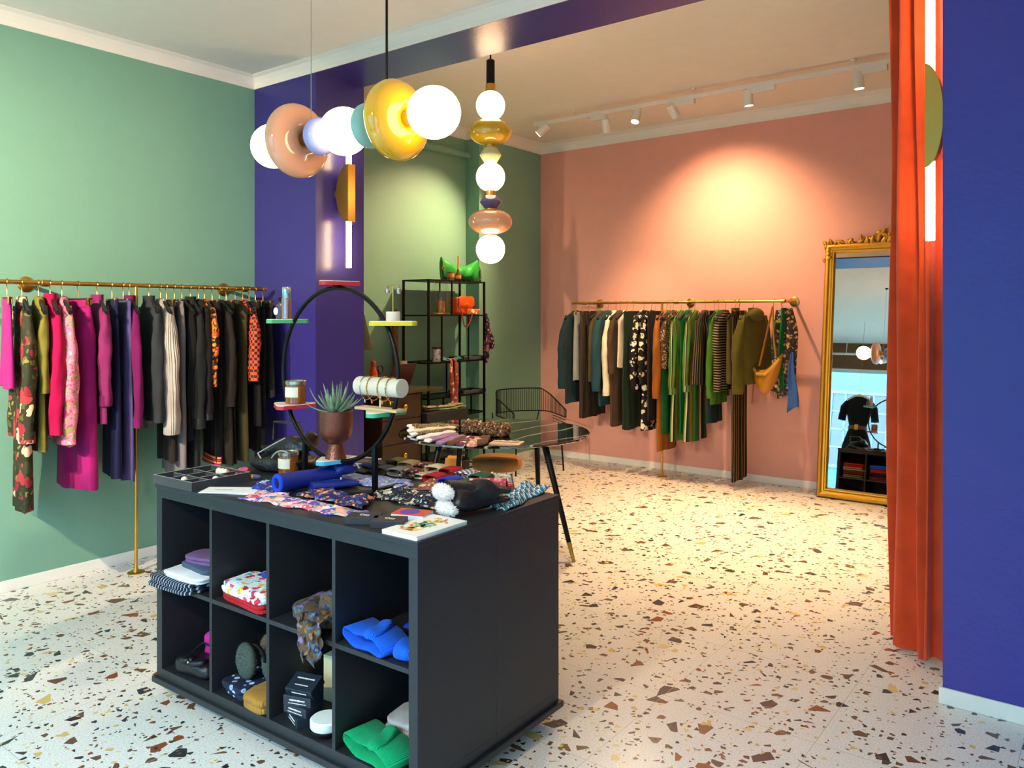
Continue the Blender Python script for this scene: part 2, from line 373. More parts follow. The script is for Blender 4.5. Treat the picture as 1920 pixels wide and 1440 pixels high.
# shop window and glass door behind the camera, the street beyond
w = MB().box(0.35, 3.65, -2.36, -2.29, 0.45, 0.52).box(0.35, 3.65, -2.36, -2.29, 2.74, 2.79).box(0.35, 0.41, -2.36, -2.29, 0.52, 2.74).box(3.59, 3.65, -2.36, -2.29, 0.52, 2.74)
wf = struct(w.obj('window_1', plain('white_frame', '#cfd6d8', 0.4), smooth=False))
MB().box(0.41, 3.59, -2.33, -2.322, 0.52, 2.74).obj('pane', 'glass', wf, smooth=False)
d = MB().box(4.5, 4.6, -2.37, -2.29, 0, 2.55).box(6.1, 6.2, -2.37, -2.29, 0, 2.55).box(4.6, 6.1, -2.37, -2.29, 2.45, 2.55).box(5.31, 5.39, -2.37, -2.29, 0, 2.45).box(4.6, 5.31, -2.37, -2.29, 0, 0.12).box(5.39, 6.1, -2.37, -2.29, 0, 0.12)
df = struct(d.obj('door_1', MATS['white_frame'], smooth=False))
MB().box(4.6, 5.31, -2.334, -2.326, 0.12, 2.45).box(5.39, 6.1, -2.334, -2.326, 0.12, 2.45).obj('pane', 'glass', df, smooth=False)
struct(MB().box(-9, 14, -12, -2.55, -0.3, -0.12).obj('ground_street', plain('street_paving', '#5d6267', 0.85, bump=(6, 0.2)), smooth=False))
bl = thing('opposite_house', 'pale blue house front across the street, reflected in the gold mirror', 'building', (-0.6, -9, -0.12))
MB().box(-9, 14, -0.4, 0, 0, 4.6).obj('facade', plain('pale_blue_render', '#4a8fa4', 0.8, bump=(9, 0.1)), bl, smooth=False)
for wx in (-3.4, 0, 3.4, 6.6):
    for wz in (1.5,):
        wd = MB().box(wx-0.78, wx-0.70, 0, 0.06, wz, wz+2.1).box(wx+0.70, wx+0.78, 0, 0.06, wz, wz+2.1).box(wx-0.7, wx+0.7, 0, 0.06, wz+2.02, wz+2.1).box(wx-0.7, wx+0.7, 0, 0.06, wz, wz+0.08)
        wd.box(wx-0.05, wx+0.05, 0, 0.05, wz+0.08, wz+2.02)
        for q in (1, 2, 3): wd.box(wx-0.7, wx+0.7, 0, 0.035, wz+0.08+q*0.485-0.02, wz+0.08+q*0.485+0.02)
        for q in (-0.36, 0.36): wd.box(wx+q-0.018, wx+q+0.018, 0, 0.035, wz+0.08, wz+2.02)
        wd = wd.obj('window', plain('window_blue_white', '#5d97a6', 0.5), bl, smooth=False)
        MB().box(wx-0.7, wx+0.7, 0.004, 0.012, wz+0.08, wz+2.02).obj('pane', plain('dark_pane', '#1a303d', 0.1, spec=0.8), wd, smooth=False)

# ================================================================= LIGHT FITTINGS
def bead(parent, name, mat, c, rr, half, axis, shape='round', label=None):
    if shape == 'round':
        prof = [(rr*math.sin(PI*i/18)**0.9, -half*math.cos(PI*i/18)) for i in range(19)]
    elif shape == 'disc':      # fat glass disc, dished towards its middle
        prof = [(0.16*rr, -half*0.70), (0.24*rr, -half*.86)]+[(rr*max(0.34, math.cos(a)**0.62), half*math.sin(a)) for a in [R(-82+164*i/20) for i in range(21)]]+[(0.24*rr, half*0.86), (0.16*rr, half*0.70)]
    elif shape == 'bicone':
        prof = [(rr*0.52, -half), (rr*0.6, -half*0.9), (rr*0.97, -half*0.1), (rr, 0), (rr*0.97, half*0.1), (rr*0.6, half*0.9), (rr*0.52, half)]
    return MB().lathe(prof, 40, c, axis).obj(name, mat, parent, ang=60, label=label)
GL = dict(peach=plain('peach_glass', '#e0a07a', 0.08, coat=0.6, spec=0.7), yellow=plain('yellow_glass', '#d9a81c', 0.07, coat=0.6, spec=0.7), blue=plain('lavender_glass', '#8d9bd6', 0.1, coat=0.5),
          teal=plain('teal_glass', '#7fb5ae', 0.1, coat=0.5), pale=plain('pale_green_glass', '#c6cf9a', 0.1, coat=0.5), violet=plain('violet_glass', '#4d4d7c', 0.1, coat=0.6))
GR = 0.098
p0 = Vector((2.037, 1.53, 2.320)); L1 = 0.931
t = thing('pendant_lamp', 'horizontal pendant lamp of white globes and coloured glass discs over the black counter', 'lamp', p0)
for x in (-0.02, 0.450, 0.951): bead(t, 'globe', 'glow', (x, 0, 0), GR, GR, 'X')
bead(t, 'glass_disc', GL['peach'], (0.150, 0, 0), 0.160, 0.062, 'X', 'disc', 'peach glass disc')
bead(t, 'glass_bead', GL['blue'], (0.298, 0, 0), 0.080, 0.050, 'X', 'round', 'lavender glass bead')
bead(t, 'glass_bead', GL['teal'], (0.600, 0, 0), 0.090, 0.046, 'X', 'round', 'teal glass bead')
bead(t, 'glass_disc', GL['yellow'], (0.758, 0, 0), 0.157, 0.066, 'X', 'disc', 'yellow glass disc')
m = MB()
for a, b in ((0.04, 0.36), (0.53, 0.87)): m.lathe([(0.03, a), (0.03, b)], 20, (0, 0, 0), 'X')
m.obj('connector', 'brass', t)
MB().rod((0.24, 0, 0.06), (0.24, 0, 3.3-p0.z), 0.0018, 6).obj('suspension_wire', 'chrome', t)
MB().rod((0.70, 0, 0.15), (0.70, 0, 3.3-p0.z), 0.005, 8).obj('cord', 'black', t, label='black power cord')
MB().lathe([(0.05, -0.03), (0.055, 0), ], 24, (0.70, 0, 3.3-p0.z)).lathe([(0.02, -0.02), (0.022, 0)], 16, (0.24, 0, 3.3-p0.z)).obj('ceiling_rose', 'black', t)

pv = Vector((1.607, 3.574, 0))
t = thing('pendant_lamp', 'vertical pendant lamp of stacked globes and glass beads above the marble table', 'lamp', pv)
zc = lambda v: zat(v, pv.x, pv.y)
for v in (198, 332, 467): bead(t, 'globe', 'glow', (0, 0, zc(v)), GR, GR, 'Z')
bead(t, 'glass_disc', GL['yellow'], (0, 0, zc(248)), 0.148, 0.088, 'Z', 'round', 'yellow glass disc')
bead(t, 'glass_disc', GL['peach'], (0, 0, zc(416)), 0.150, 0.086, 'Z', 'round', 'peach glass disc')
bead(t, 'glass_bead', GL['pale'], (0, 0, zc(291)), 0.076, 0.052, 'Z', 'bicone', 'pale green faceted bead')
bead(t, 'glass_bead', GL['violet'], (0, 0, zc(379)), 0.074, 0.045, 'Z', 'bicone', 'violet faceted bead')
MB().rod((0, 0, zc(462)), (0, 0, zc(158)), 0.034, 20).obj('connector', 'brass', t)
MB().rod((0, 0, zc(190)), (0, 0, zc(150)), 0.009, 12).obj('stem', 'black', t)
MB().lathe([(0.026, zc(158)), (0.029, zc(155)), (0.029, zc(114)), (0.02, zc(112))], 24).obj('canister', 'black', t)
MB().rod((0, 0, zc(113)), (0, 0, 3.49), 0.006, 8).obj('cord', 'black', t)

def sconce(label, x, y, zb0, zb1, zt0, zt1, side, wall, ed=0.03, dp=0.125):
    """side: +1 the wall lies towards -X, -1 towards +X"""
    t = thing('wall_sconce', label, 'wall light', (x, y, (zb0+zb1)/2))
    zc0 = (zb0+zb1)/2
    MB().lathe([(0.017, zt0-zc0), (0.019, zt0-zc0+0.006), (0.019, zt1-zc0-0.006), (0.017, zt1-zc0)], 20).obj('light_tube', 'tube', t)
    h = (zb1-zb0)/2
    pts = [(side*ed, -h)]+[(side*ed-side*dp*math.cos(a), h*math.sin(a)) for a in [R(-88+176*i/28) for i in range(29)]]+[(side*ed, h)]
    MB().loft([[Vector((px, yy, pz)) for px, pz in pts] for yy in (-0.032, 0.032)]).obj('brass_plate', 'brass', t, ang=30)
    MB().rod((side*0.0, 0, 0), (wall-x, 0, 0), 0.014, 14).rod((wall-x+side*0.02, 0, 0), (wall-x, 0, 0), 0.034, 20).obj('wall_mount', 'brass', t)
    return t
sconce('brass half-moon wall light with glowing tube on the purple pillar, left of the vertical pendant', 0.80, 3.024, 2.205, 2.60, 1.892, 2.735, 1, 0.69)
sconce('brass half-moon wall light with glowing tube in front of the orange curtain', 4.372, 3.12, 2.19, 2.63, 1.884, 3.15, -1, 4.443, 0.016, 0.07)

# ceiling track in the back room
ZT = 3.42; YT = 5.67
tr = MB().box(0.47, 4.6, YT-0.017, YT+0.017, ZT-0.017, ZT+0.017)
tr = tag(tr.obj('ceiling_track', 'whitemetal', smooth=False), 'white ceiling track carrying the spotlights above the pink wall', 'light track')
for x in (0.92, 2.13, 3.42): MB().rod((x, YT, ZT+0.017), (x, YT, 3.49), 0.006, 8).lathe([(0.02, 3.475), (0.02, 3.49)], 16, (x, YT, 0)).obj('hanging_rod', 'whitemetal', tr)
WARM = (1.0, 0.70, 0.40)
def track_spot(label, x, y, z, dirn, power, target, gear=None, size=50, blend=1.0, ztrack=ZT, col=(1.0, 0.66, 0.36)):
    t = thing('track_spotlight', label, 'spotlight', (x, y, z), group=None)
    q = Vector(dirn).normalized().to_track_quat('-Z', 'Y').to_matrix().to_4x4()
    MB().lathe([(0.02, 0.062), (0.036, 0.058), (0.038, 0.05), (0.038, -0.062), (0.034, -0.066), (0.034, -0.055)], 28).xf(q).obj('lamp_head', 'whitemetal', t)
    MB().lathe([(0.001, -0.058), (0.033, -0.058), (0.033, -0.056)], 24).xf(q).obj('lens', 'lens', t)
    m = MB().rod((0, 0, 0.0), (0.0, 0, ztrack-z-0.012), 0.008, 8)
    if gear: m.box(min(0, gear), max(0, gear), -0.022, 0.022, ztrack-z-0.06, ztrack-z-0.017)
    else: m.box(-0.04, 0.04, -0.02, 0.02, ztrack-z-0.03, ztrack-z-0.017)
    m.obj('track_adapter', 'whitemetal', t)
    if power: spot('spot_beam', Vector((x, y, z))+Vector(dirn).normalized()*0.07, target, power, col, size, blend, t)
def hd(u, v): p = onY(u, v, YT); return p.x, YT, p.z
SP = [('white track spotlight aimed at the corner shelf, first from the left', 1018, 243, (-0.75, -0.45, -0.8), 215, (-0.38, 4.65, 1.5), None, 84),
      ('white track spotlight tipped towards the wall, second from the left', 1136, 235, (-0.1, 0.45, -0.9), 150, (1.0, 6.4, 0.6), -0.16, 62),
      ('small white track spotlight facing the room, third from the left', 1193, 217, (0.0, -0.4, -0.9), 240, (1.9, 4.1, 0), None, 88),
      ('white track spotlight tipped right, fourth from the left', 1262, 208, (0.25, 0.55, -0.8), 165, (2.05, 6.717, 1.95), 0.2, 104),
      ('white track spotlight hanging straight down, fifth from the left', 1403, 183, (0.05, 0.1, -1), 230, (2.6, 4.6, 0), 0.22, 64),
      ('white track spotlight with lit rim nearest the orange curtain', 1610, 150, (0.05, 0.05, -1), 300, (3.1, 5.0, 0), 0.2, 62)]
for lb, u, v, dr, pw, tg, gear, sz in SP:
    x, y, z = hd(u, v)
    d = Vector(tg)-Vector((x, y, z))
    track_spot(lb, x, y, z, dr, pw, tg, gear, sz)
# front track over the shop window (seen in the mirror)
ZF, YF = 2.99, -1.75
tf = tag(MB().box(0.6, 4.2, YF-0.017, YF+0.017, ZF-0.017, ZF+0.017).obj('ceiling_track', 'whitemetal', smooth=False), 'white light track over the shop window, reflected in the gold mirror', 'light track')
for x in (0.9, 2.4, 3.9): MB().rod((x, YF, ZF+0.017), (x, YF, 3.3), 0.006, 8).obj('hanging_rod', 'whitemetal', tf)
for lb, x, tg, pw, sz in (('bright spotlight over the shop window, at the left edge of the mirror', 1.55, (0.0, 1.0, 1.85), 620, 70), ('bright spotlight over the shop window, second from the left in the mirror', 2.05, (0.0, 2.0, 0.9), 330, 66), ('spotlight over the shop window, hidden from the mirror by the curtain', 3.3, (2.4, 1.6, 0.9), 190, 66)):
    dv = Vector(tg)-Vector((x, YF, ZF-0.12))
    track_spot(lb, x, YF, ZF-0.12, dv, pw, tg, None, sz, 1.0, ZF, (1.0, 0.80, 0.55))

# ================================================================= CURTAIN
pth = [Vector((4.135, 3.59)), Vector((4.225, 3.42)), Vector((4.335, 3.315)), Vector((4.46, 3.335)), Vector((4.75, 3.34)), Vector((5.15, 3.34))]
def pathpt(t):
    k = t*(len(pth)-1); i = min(int(k), len(pth)-2); f = k-i; return pth[i].lerp(pth[i+1], f)
nu, nv = 220, 40
def curt(side):
    def fn(u, v):
        p = pathpt(u); q = pathpt(min(u+0.01, 1)); tn = (q-pathpt(max(u-0.01, 0))).normalized(); nm = Vector((-tn.y, tn.x))
        ph = u*2*PI*9+0.9*math.sin(u*17)
        amp = 0.046*(0.75+0.35*math.sin(u*13))*(1+0.15*math.sin(v*5+u*9))
        off = amp*math.sin(ph+0.25*math.sin(v*4+u*6))+0.008*math.sin(v*9+u*30)
        flare = 0.02*(1-v)*math.sin(u*25)
        p = p+nm*(off+side)+tn*flare
        return Vector((p.x, p.y, 0.012+0.02*(1+math.sin(u*17))*0.5+v*3.36))
    return fn
m = MB(); fa, fb = curt(0), curt(0.005)
A = [[m.bm.verts.new(fa(i/nu, j/nv)) for j in range(nv+1)] for i in range(nu+1)]
B = [[m.bm.verts.new(fb(i/nu, j/nv)) for j in range(nv+1)] for i in range(nu+1)]
for i in range(nu):
    for j in range(nv):
        m.bm.faces.new((A[i][j], A[i+1][j], A[i+1][j+1], A[i][j+1])); m.bm.faces.new((B[i][j], B[i][j+1], B[i+1][j+1], B[i+1][j]))
    for j in (0, nv): m.bm.faces.new((A[i][j], B[i][j], B[i+1][j], A[i+1][j]))
for i in (0, nu):
    for j in range(nv): m.bm.faces.new((A[i][j], A[i][j+1], B[i][j+1], B[i][j]))
ct = thing('curtain', 'floor-length burnt orange pleated curtain beside the purple wall', 'curtain', (0, 0, 0))
m.obj('curtain_cloth', cloth('orange_curtain', '#d4491f', 0.8, 0.3), ct, ang=80)
MB().tube([(p.x, p.y, 3.385) for p in pth], 0.011, 8).obj('curtain_track', 'whitemetal', ct)
for i in range(6):
    p = pathpt(0.05+i*0.18); MB().rod((p.x, p.y, 3.385), (p.x, p.y, 3.49), 0.005, 6).obj('track_hanger', 'whitemetal', ct)

# ================================================================= GOLD MIRROR leaning on the pink wall
LEAN = 7.3
t = thing('leaning_mirror', 'tall gilt framed mirror with carved crest leaning on the pink wall', 'mirror', (2.925, 6.44, 0.0), rot=(-R(LEAN), 0, 0))
MW, MH = 1.16, 2.21
m = MB()
prof = [(0, 0), (0, 0.035), (0.012, 0.05), (0.03, 0.052), (0.042, 0.038), (0.055, 0.034), (0.066, 0.044), (0.075, 0.042), (0.085, 0.02), (0.085, 0)]   # (inwards, towards viewer)
cs = [(0, 0, 1, 1), (MW, 0, -1, 1), (MW, MH, -1, -1), (0, MH, 1, -1)]
m.loft([[Vector((cx+sx*a, -b, cz+sz*a)) for a, b in prof] for cx, cz, sx, sz in cs], closed=True)
m.obj('frame', 'gold', t, ang=25)
MB().box(0.07, MW-0.07, -0.014, -0.004, 0.07, MH-0.07).obj('mirror_glass', 'mirror', t, smooth=False)
MB().box(0.02, MW-0.02, -0.003, 0.0, 0.02, MH-0.02).obj('backing', 'wood', t, smooth=False)
m = MB(); rnd = random.Random(3)
def leafy(x, z, s, ang):
    q = Matrix.Translation((x, -0.04, z)) @ Matrix.Rotation(ang, 4, 'Y')
    mm = MB().ell((0, 0, s*0.6), s*0.33, 0.016, s*0.7, 10, 8); mm.xf(q)
    me = bpy.data.meshes.new('tmp'); mm.bm.to_mesh(me); mm.bm.free(); m.bm.from_mesh(me); bpy.data.meshes.remove(me)
for i in range(44):
    x = MW*i/43; c = 1-abs(x-MW/2)/(MW/2)
    leafy(x, MH-0.01+0.012*math.sin(i*1.3), 0.035+0.045*c*(0.6+0.4*math.sin(i*2.1)**2), rnd.uniform(-1.1, 1.1))
for i in range(16):
    a = 2*PI*i/16; leafy(MW/2+0.1*math.cos(a)*(1+0.2*math.sin(3*a)), MH+0.07+0.055*math.sin(a), 0.05, a+PI/2)
for sx in (0.0, MW):
    for i in range(6): leafy(sx+rnd.uniform(-0.01, 0.02)*(1 if sx == 0 else -1), MH-0.02-i*0.03, 0.04, rnd.uniform(-1, 1))
m.obj('carved_crest', 'gold', t, ang=60)

# ================================================================= DISPLAY COUNTER (two cube units back to back on a wheeled base)
NX, NY, CR = 3.3161, 1.1054, 0.0235
LC, DC, HC, ZB = 1.453, 0.794, 0.774, 0.085
ZTOP = ZB+HC+0.018
cc, ss = math.cos(CR), math.sin(CR)
def CW(x, y, z=ZTOP): return Vector((NX+x*cc-y*ss, NY+x*ss+y*cc, z))
def ctop(u, v, z=ZTOP): return onZ(u, v, z)
ctr = thing('display_counter', 'long black display counter of eight open cubbyholes on a wheeled base', 'display counter', (NX, NY, 0), CR)
MB().box(-LC-0.004, 0.004, -0.004, DC+0.004, ZB+HC, ZTOP, bev=0.002).obj('worktop', 'blackwood', ctr, smooth=False)
MB().box(-LC-0.014, 0.014, -0.014, DC+0.014, 0.062, ZB, bev=0.002).obj('base_board', 'blackwood', ctr, smooth=False)
OW, OH = (LC-0.076-0.048)/4, (HC-0.076-0.016)/2
for k in (0, 1):
    y0, y1 = k*DC/2+0.0005, (k+1)*DC/2-0.0005
    for nm, b in (('top_panel', (-LC, 0, y0, y1, ZB+HC-0.038, ZB+HC)), ('bottom_panel', (-LC, 0, y0, y1, ZB, ZB+0.038)),
                  ('side_panel', (-LC, -LC+0.038, y0, y1, ZB+0.038, ZB+HC-0.038)), ('side_panel', (-0.038, 0, y0, y1, ZB+0.038, ZB+HC-0.038))):
        MB().box(*b, bev=0.0012).obj(nm, 'blackwood', ctr, smooth=False)
    for i in range(3):
        x = -LC+0.038+(i+1)*OW+i*0.016
        MB().box(x, x+0.016, y0, y1, ZB+0.038, ZB+HC-0.038).obj('divider', 'blackwood', ctr, smooth=False)
    for i in range(4):
        x = -LC+0.038+i*(OW+0.016)
        MB().box(x, x+OW, y0, y1, ZB+0.038+OH, ZB+0.038+OH+0.016).obj('shelf', 'blackwood', ctr, smooth=False)
MB().box(-LC+0.038, -0.038, DC/2-0.004, DC/2+0.004, ZB+0.038, ZB+HC-0.038).obj('back_panel', 'blackshade', ctr, smooth=False)
for x in (-LC+0.12, -0.12):
    for y in (0.1, DC-0.1):
        c = MB().box(x-0.02, x+0.02, y-0.02, y+0.02, 0.045, 0.062).obj('caster', 'black', ctr)
        MB().lathe([(0.014, -0.012), (0.025, -0.010), (0.026, 0), (0.025, 0.010), (0.014, 0.012)], 20, (x, y, 0.026), 'Y').obj('wheel', plain('grey_rubber', '#3a3b3d', 0.7), c)
def cub(i, row, fx=0.5, fy=0.5, back=False):
    """floor point of front cubby i (0 = left), row 1 = upper, fx and fy as fractions of the hole"""
    x = -LC+0.038+i*(OW+0.016)+fx*OW; z = ZB+0.038+(OH+0.016 if row == 1 else 0)
    y = fy*DC/2 if not back else DC-fy*DC/2
    return CW(x, y, z)

# ---------------------------------------------------------------- soft goods
def lump(w, d, h, e=0.45, noise=0.004, seed=1, seg=32, rings=16, lift=True):
    m = MB().ell((0, 0, h/2 if lift else 0), w/2, d/2, h/2, seg, rings, e); rn = random.Random(seed)
    ph = [rn.uniform(0, 6) for _ in range(6)]
    for v in m.bm.verts:
        x, y, z = v.co; f = min(1, max(0, z/h)) if lift else 1
        k = math.sin(x*38+ph[0])*math.sin(y*30+ph[1])+0.6*math.sin(x*71+y*55+ph[2])
        v.co.z += noise*k*f; v.co.x += noise*0.9*math.sin(y*34+z*60+ph[3]); v.co.y += noise*0.9*math.sin(x*29+z*50+ph[4])
    return m
def join(m, mm, mat4):
    mm.xf(mat4); me = bpy.data.meshes.new('tmp'); mm.bm.to_mesh(me); mm.bm.free(); m.bm.from_mesh(me); bpy.data.meshes.remove(me); return m
def folded(name, label, cat, mat, loc, rz, w, d, h, layers=2, seed=1, group=None, e=0.35, noise=0.003, parts=None):
    """cloth folded into a pad: stacked rounded layers"""
    m = MB(); rn = random.Random(seed)
    for k in range(layers):
        q = Matrix.Translation((rn.uniform(-.006, .006), rn.uniform(-.006, .006), h*k/layers)) @ Matrix.Rotation(rn.uniform(-.03, .03), 4, 'Z')
        join(m, lump(w*rn.uniform(.95, 1), d*rn.uniform(.95, 1), h/layers*1.12, e, noise, seed+k), q)
    o = m.obj(name, mat, ang=70); o.location = loc; o.rotation_euler = (0, 0, rz)
    return tag(o, label, cat, group)
def loopband(w, h, bw, th=0.004, n=36, m=None, wob=0.0):
    """flattened loop of knit (headband, sock cuff): lying loop, hollow"""
    m = m or MB(); rings = []
    for i in range(n):
        a = 2*PI*i/n; cx, cz = math.cos(a), math.sin(a)
        ex = math.copysign(abs(cx)**0.55, cx); ez = math.copysign(abs(cz)**0.8, cz)
        def pt(k): return (ex*(w/2-k), ez*(h/2-k)+h/2+wob*math.sin(ex*5))
        (x0, z0), (x1, z1) = pt(0), pt(th); q = bw/2
        rings.append([(x0, -q+th/2, z0), (x0, q-th/2, z0), ((x0+x1)/2, q, (z0+z1)/2), (x1, q-th/2, z1), (x1, -q+th/2, z1), ((x0+x1)/2, -q, (z0+z1)/2)])
    return m.loft(rings, closed=True)
def cloth_sheet(name, label, cat, mat, corners, z, waves=(0.006, 30), seed=1, th=0.003, n=(40, 24), group=None, edge=0.008):
    """a scarf lying flat: corners = 4 world points in order, gentle folds, ragged edge"""
    rn = random.Random(seed); ph = [rn.uniform(0, 6) for _ in range(6)]
    a, b, c, d = [Vector((p[0], p[1], 0)) for p in corners]; o0 = (a+b+c+d)/4
    def fn(u, v):
        p = a.lerp(b, u).lerp(d.lerp(c, u), v)
        dr = (b-a).normalized(); dn = Vector((-dr.y, dr.x, 0))
        p = p+dn*(edge*math.sin(u*17+ph[0])+edge*0.6*math.sin(u*41+ph[1]))+dr*(edge*math.sin(v*12+ph[2]))
        f = waves[0]*(0.6+0.5*math.sin(p.x*waves[1]+p.y*waves[1]*0.6+ph[3])+0.4*math.sin(p.x*waves[1]*1.7-p.y*waves[1]*2.2+ph[4]))
        e = min(u, 1-u, v, 1-v)*8; f *= min(1, 0.35+e)
        return Vector((p.x-o0.x, p.y-o0.y, max(0, f)))
    o = MB().sheet(fn, n[0], n[1], th).obj(name, mat, ang=80); o.location = (o0.x, o0.y, z+0.0005)
    return tag(o, label, cat, group)
def fur(name, mat, parent, c, rx, ry, rz, nsp=900, ln=0.016, seed=1):
    m = MB().ell(c, rx, ry, rz, 24, 14); rn = random.Random(seed)
    for _ in range(nsp):
        zz = rn.uniform(-1, 1); a = rn.uniform(0, 2*PI); q = math.sqrt(1-zz*zz)
        n = Vector((q*math.cos(a), q*math.sin(a), zz)); p = Vector(c)+Vector((n.x*rx*.97, n.y*ry*.97, n.z*rz*.97))
        dr = (n+Vector((rn.uniform(-.6, .6), rn.uniform(-.6, .6), rn.uniform(-.5, .7)))).normalized()
        t1 = n.orthogonal().normalized()*0.0014; t2 = n.cross(t1).normalized()*0.0014
        vs = [m.bm.verts.new(p+t1), m.bm.verts.new(p-t1*0.5+t2), m.bm.verts.new(p-t1*0.5-t2)]; tip = m.bm.verts.new(p+dr*ln*rn.uniform(.6, 1.2))
        for i in range(3): m.bm.faces.new((vs[i], vs[(i+1) % 3], tip))
    return m.obj(name, mat, parent, ang=80)
def glove_mesh(L=0.24, w=0.085, th=0.016, curl=0.0, m=None):
    """flat glove along +x: wrist at 0, fingers towards +x, five separate fingers"""
    m = m or MB()
    rings = []
    for x, hw in ((0, .40), (.12, .42), (.25, .44), (.38, .50), (.5, .52), (.56, .48)):
        X = x*L; W2 = hw*w
        rings.append([(X, W2*math.cos(2*PI*j/16), th*(0.5+0.5*math.sin(2*PI*j/16))) for j in range(16)])
    m.loft(rings)
    for k, (off, ln) in enumerate(((-.36, .36), (-.12, .43), (.12, .41), (.35, .33))):
        y = off*w; x0 = L*.53
        pts = [(x0, y, th*.5), (x0+ln*L*.5, y*1.1, th*.5+curl*.4), (x0+ln*L, y*1.2, th*.45+curl)]
        m.tube(pts, [w*.125, w*.12, w*.075], 10)
    m.tube([(L*.26, w*.38, th*.5), (L*.40, w*.66, th*.5), (L*.55, w*.74, th*.5)], [w*.14, w*.125, w*.08], 10)
    return m

F = dict(
    pinkfl=floral('pink_floral_silk', '#e9a9b6', ['#f7d4d8', '#4aa36a', '#e2556b', '#f2b38e', '#5a57b8', '#fbeef0', '#2f3f9a', '#f2d2d6'], 30, size=.55, leaf=['#f5cbd0', '#73b98a', '#3b4aa0', '#f0a07c']),
    navyor=floral('navy_orange_print', '#232a5e', ['#c8743a', '#2b3f9a', '#d99b57', '#151a3a', '#6b77c9'], 46, leaf=['#28306e', '#9a5a35', '#1a2048']),
    lilac=floral('lilac_mint_print', '#8f93c8', ['#a9cdb8', '#c9a3bd', '#6b7fc4', '#e4ddd0', '#4b7a68'], 40, leaf=['#7c86c6', '#b5d2c0']),
    orange=floral('orange_brown_print', '#8a5340', ['#d98a4c', '#5d4a6a', '#e3b78a', '#6d2f33', '#b5643c'], 48, leaf=['#9c6a55', '#3e3450']),
    creamnavy=floral('cream_on_navy_print', '#1f2238', ['#cfc8ae', '#e5dfc9', '#2a2e4a', '#b6ae90'], 38, leaf=['#262a46', '#8f8a74', '#5c5648']),
    redfl=floral('red_floral_print', '#b43a4e', ['#e07a86', '#6d2230', '#e8b6b3', '#4d6a4f', '#cf4358'], 40, leaf=['#a22f42', '#d66a78']),
    tealstr=stripes('teal_lilac_stripes', ['#1d4f57', '#7fc4cf', '#b9a3d6', '#e9eef0', '#2a6f86', '#3fb0d8', '#20343c', '#cfe3dd'], 26, (0.5, 1, 0), warp=0.03),
    bluepr=floral('blue_tan_print', '#2f3f8e', ['#3d63c8', '#c69057', '#a9c3e0', '#1c2456'], 44),
    brownpr=floral('brown_blue_print', '#5b4632', ['#3f6c8c', '#8a6a45', '#7d6aa5', '#c9a877', '#2c3140'], 34, leaf=['#6b543a', '#35587a', '#4a3626']),
    whitefl=floral('white_floral_print', '#e6eef0', ['#c3263a', '#5bb5cf', '#2c3f9c', '#e8c14a', '#f2f6f6', '#d94a68'], 30, leaf=['#f2f5f5', '#8ed0dd']),
    bluedot=floral('navy_dot_print', '#1c2338', ['#b8c8e6', '#8fa5d2'], 34, size=0.36, warp=0.05),
    black=cloth('black_cloth', '#17171b'), navy=cloth('navy_cloth', '#1e2150'), charcoal=cloth('charcoal_knit', '#3c3d42', kind='knit', scale=60, strength=.5),
    grey=cloth('grey_knit', '#77787c', kind='knit', scale=70, strength=.5), lightgrey=cloth('pale_grey_knit', '#b9b6b2', kind='knit', scale=60, strength=.6),
    red=cloth('red_knit', '#b3202a', kind='knit', scale=70, strength=.5), blue=cloth('cobalt_knit', '#1b62dd', kind='knit', scale=60, strength=.6),
    royal=cloth('royal_cloth', '#1a3ab8'), green=cloth('emerald_knit', '#12a468', kind='knit', scale=60, strength=.6), dgreen=cloth('bottle_green_knit', '#2f6148', kind='knit', scale=70, strength=.5),
    creamk=cloth('cream_knit', '#d9cfae', kind='knit', scale=70, strength=.5), skyb=cloth('pale_blue_knit', '#a9c4dc', kind='knit', scale=70, strength=.5),
    mustard=cloth('mustard_knit', '#b07f35', kind='knit', scale=45, strength=.7), tan=cloth('tan_knit', '#9c8a68', kind='knit', scale=70, strength=.5),
    magenta=cloth('magenta_cloth', '#c22a92'), plum=cloth('plum_cloth', '#6c4f7c'), white=cloth('white_cloth', '#dfe2ea'), slate=cloth('slate_cloth', '#44546a'),
    ornpr=floral('orange_dot_knit', '#2a2430', ['#d98a45', '#e7d5b4', '#8f3c3a'], 60), wine=cloth('wine_knit', '#6e1c2b', kind='knit', scale=60, strength=.5),
    olive=cloth('olive_knit', '#6c6a2c', kind='knit', scale=60, strength=.5), polka=checks('navy_white_check', '#23285c', '#dfe2ee', 70),
    blueleather=plain('blue_leather', '#1c2c86', 0.36, bump=(80, 0.25)), bluefur=cloth('blue_fur', '#2347d8'), whitefur=cloth('pale_fur', '#fbf2ee', .9, .6),
)
# ---- cubbyholes, front side
p = cub(0, 1, .46, .14)
folded('folded_scarf', 'navy scarf with pale fringe spilling over the upper left cubby shelf', 'scarf', stripes('navy_fringe', ['#1b2030', '#1b2030', '#aab2c0', '#232a3c'], 60, (1, .3, 0)), p+Vector((-.03, -.03, 0)), .06, .29, .17, .045, 3, 4)
folded('folded_shirt', 'white folded shirt hanging over the edge of the upper left cubby', 'clothing', 'cream' and F['white'], p+Vector((.03, -.02, .045)), .05, .24, .15, .028, 2, 5)
folded('folded_shirt', 'slate blue folded shirt in the upper left cubby', 'clothing', F['slate'], p+Vector((.04, .02, .073)), -.1, .22, .14, .02, 1, 6)
folded('folded_shirt', 'purple folded shirt on the pile in the upper left cubby', 'clothing', F['plum'], p+Vector((.05, .05, .094)), .2, .2, .14, .03, 2, 7)
p = cub(1, 1, .50, .20)
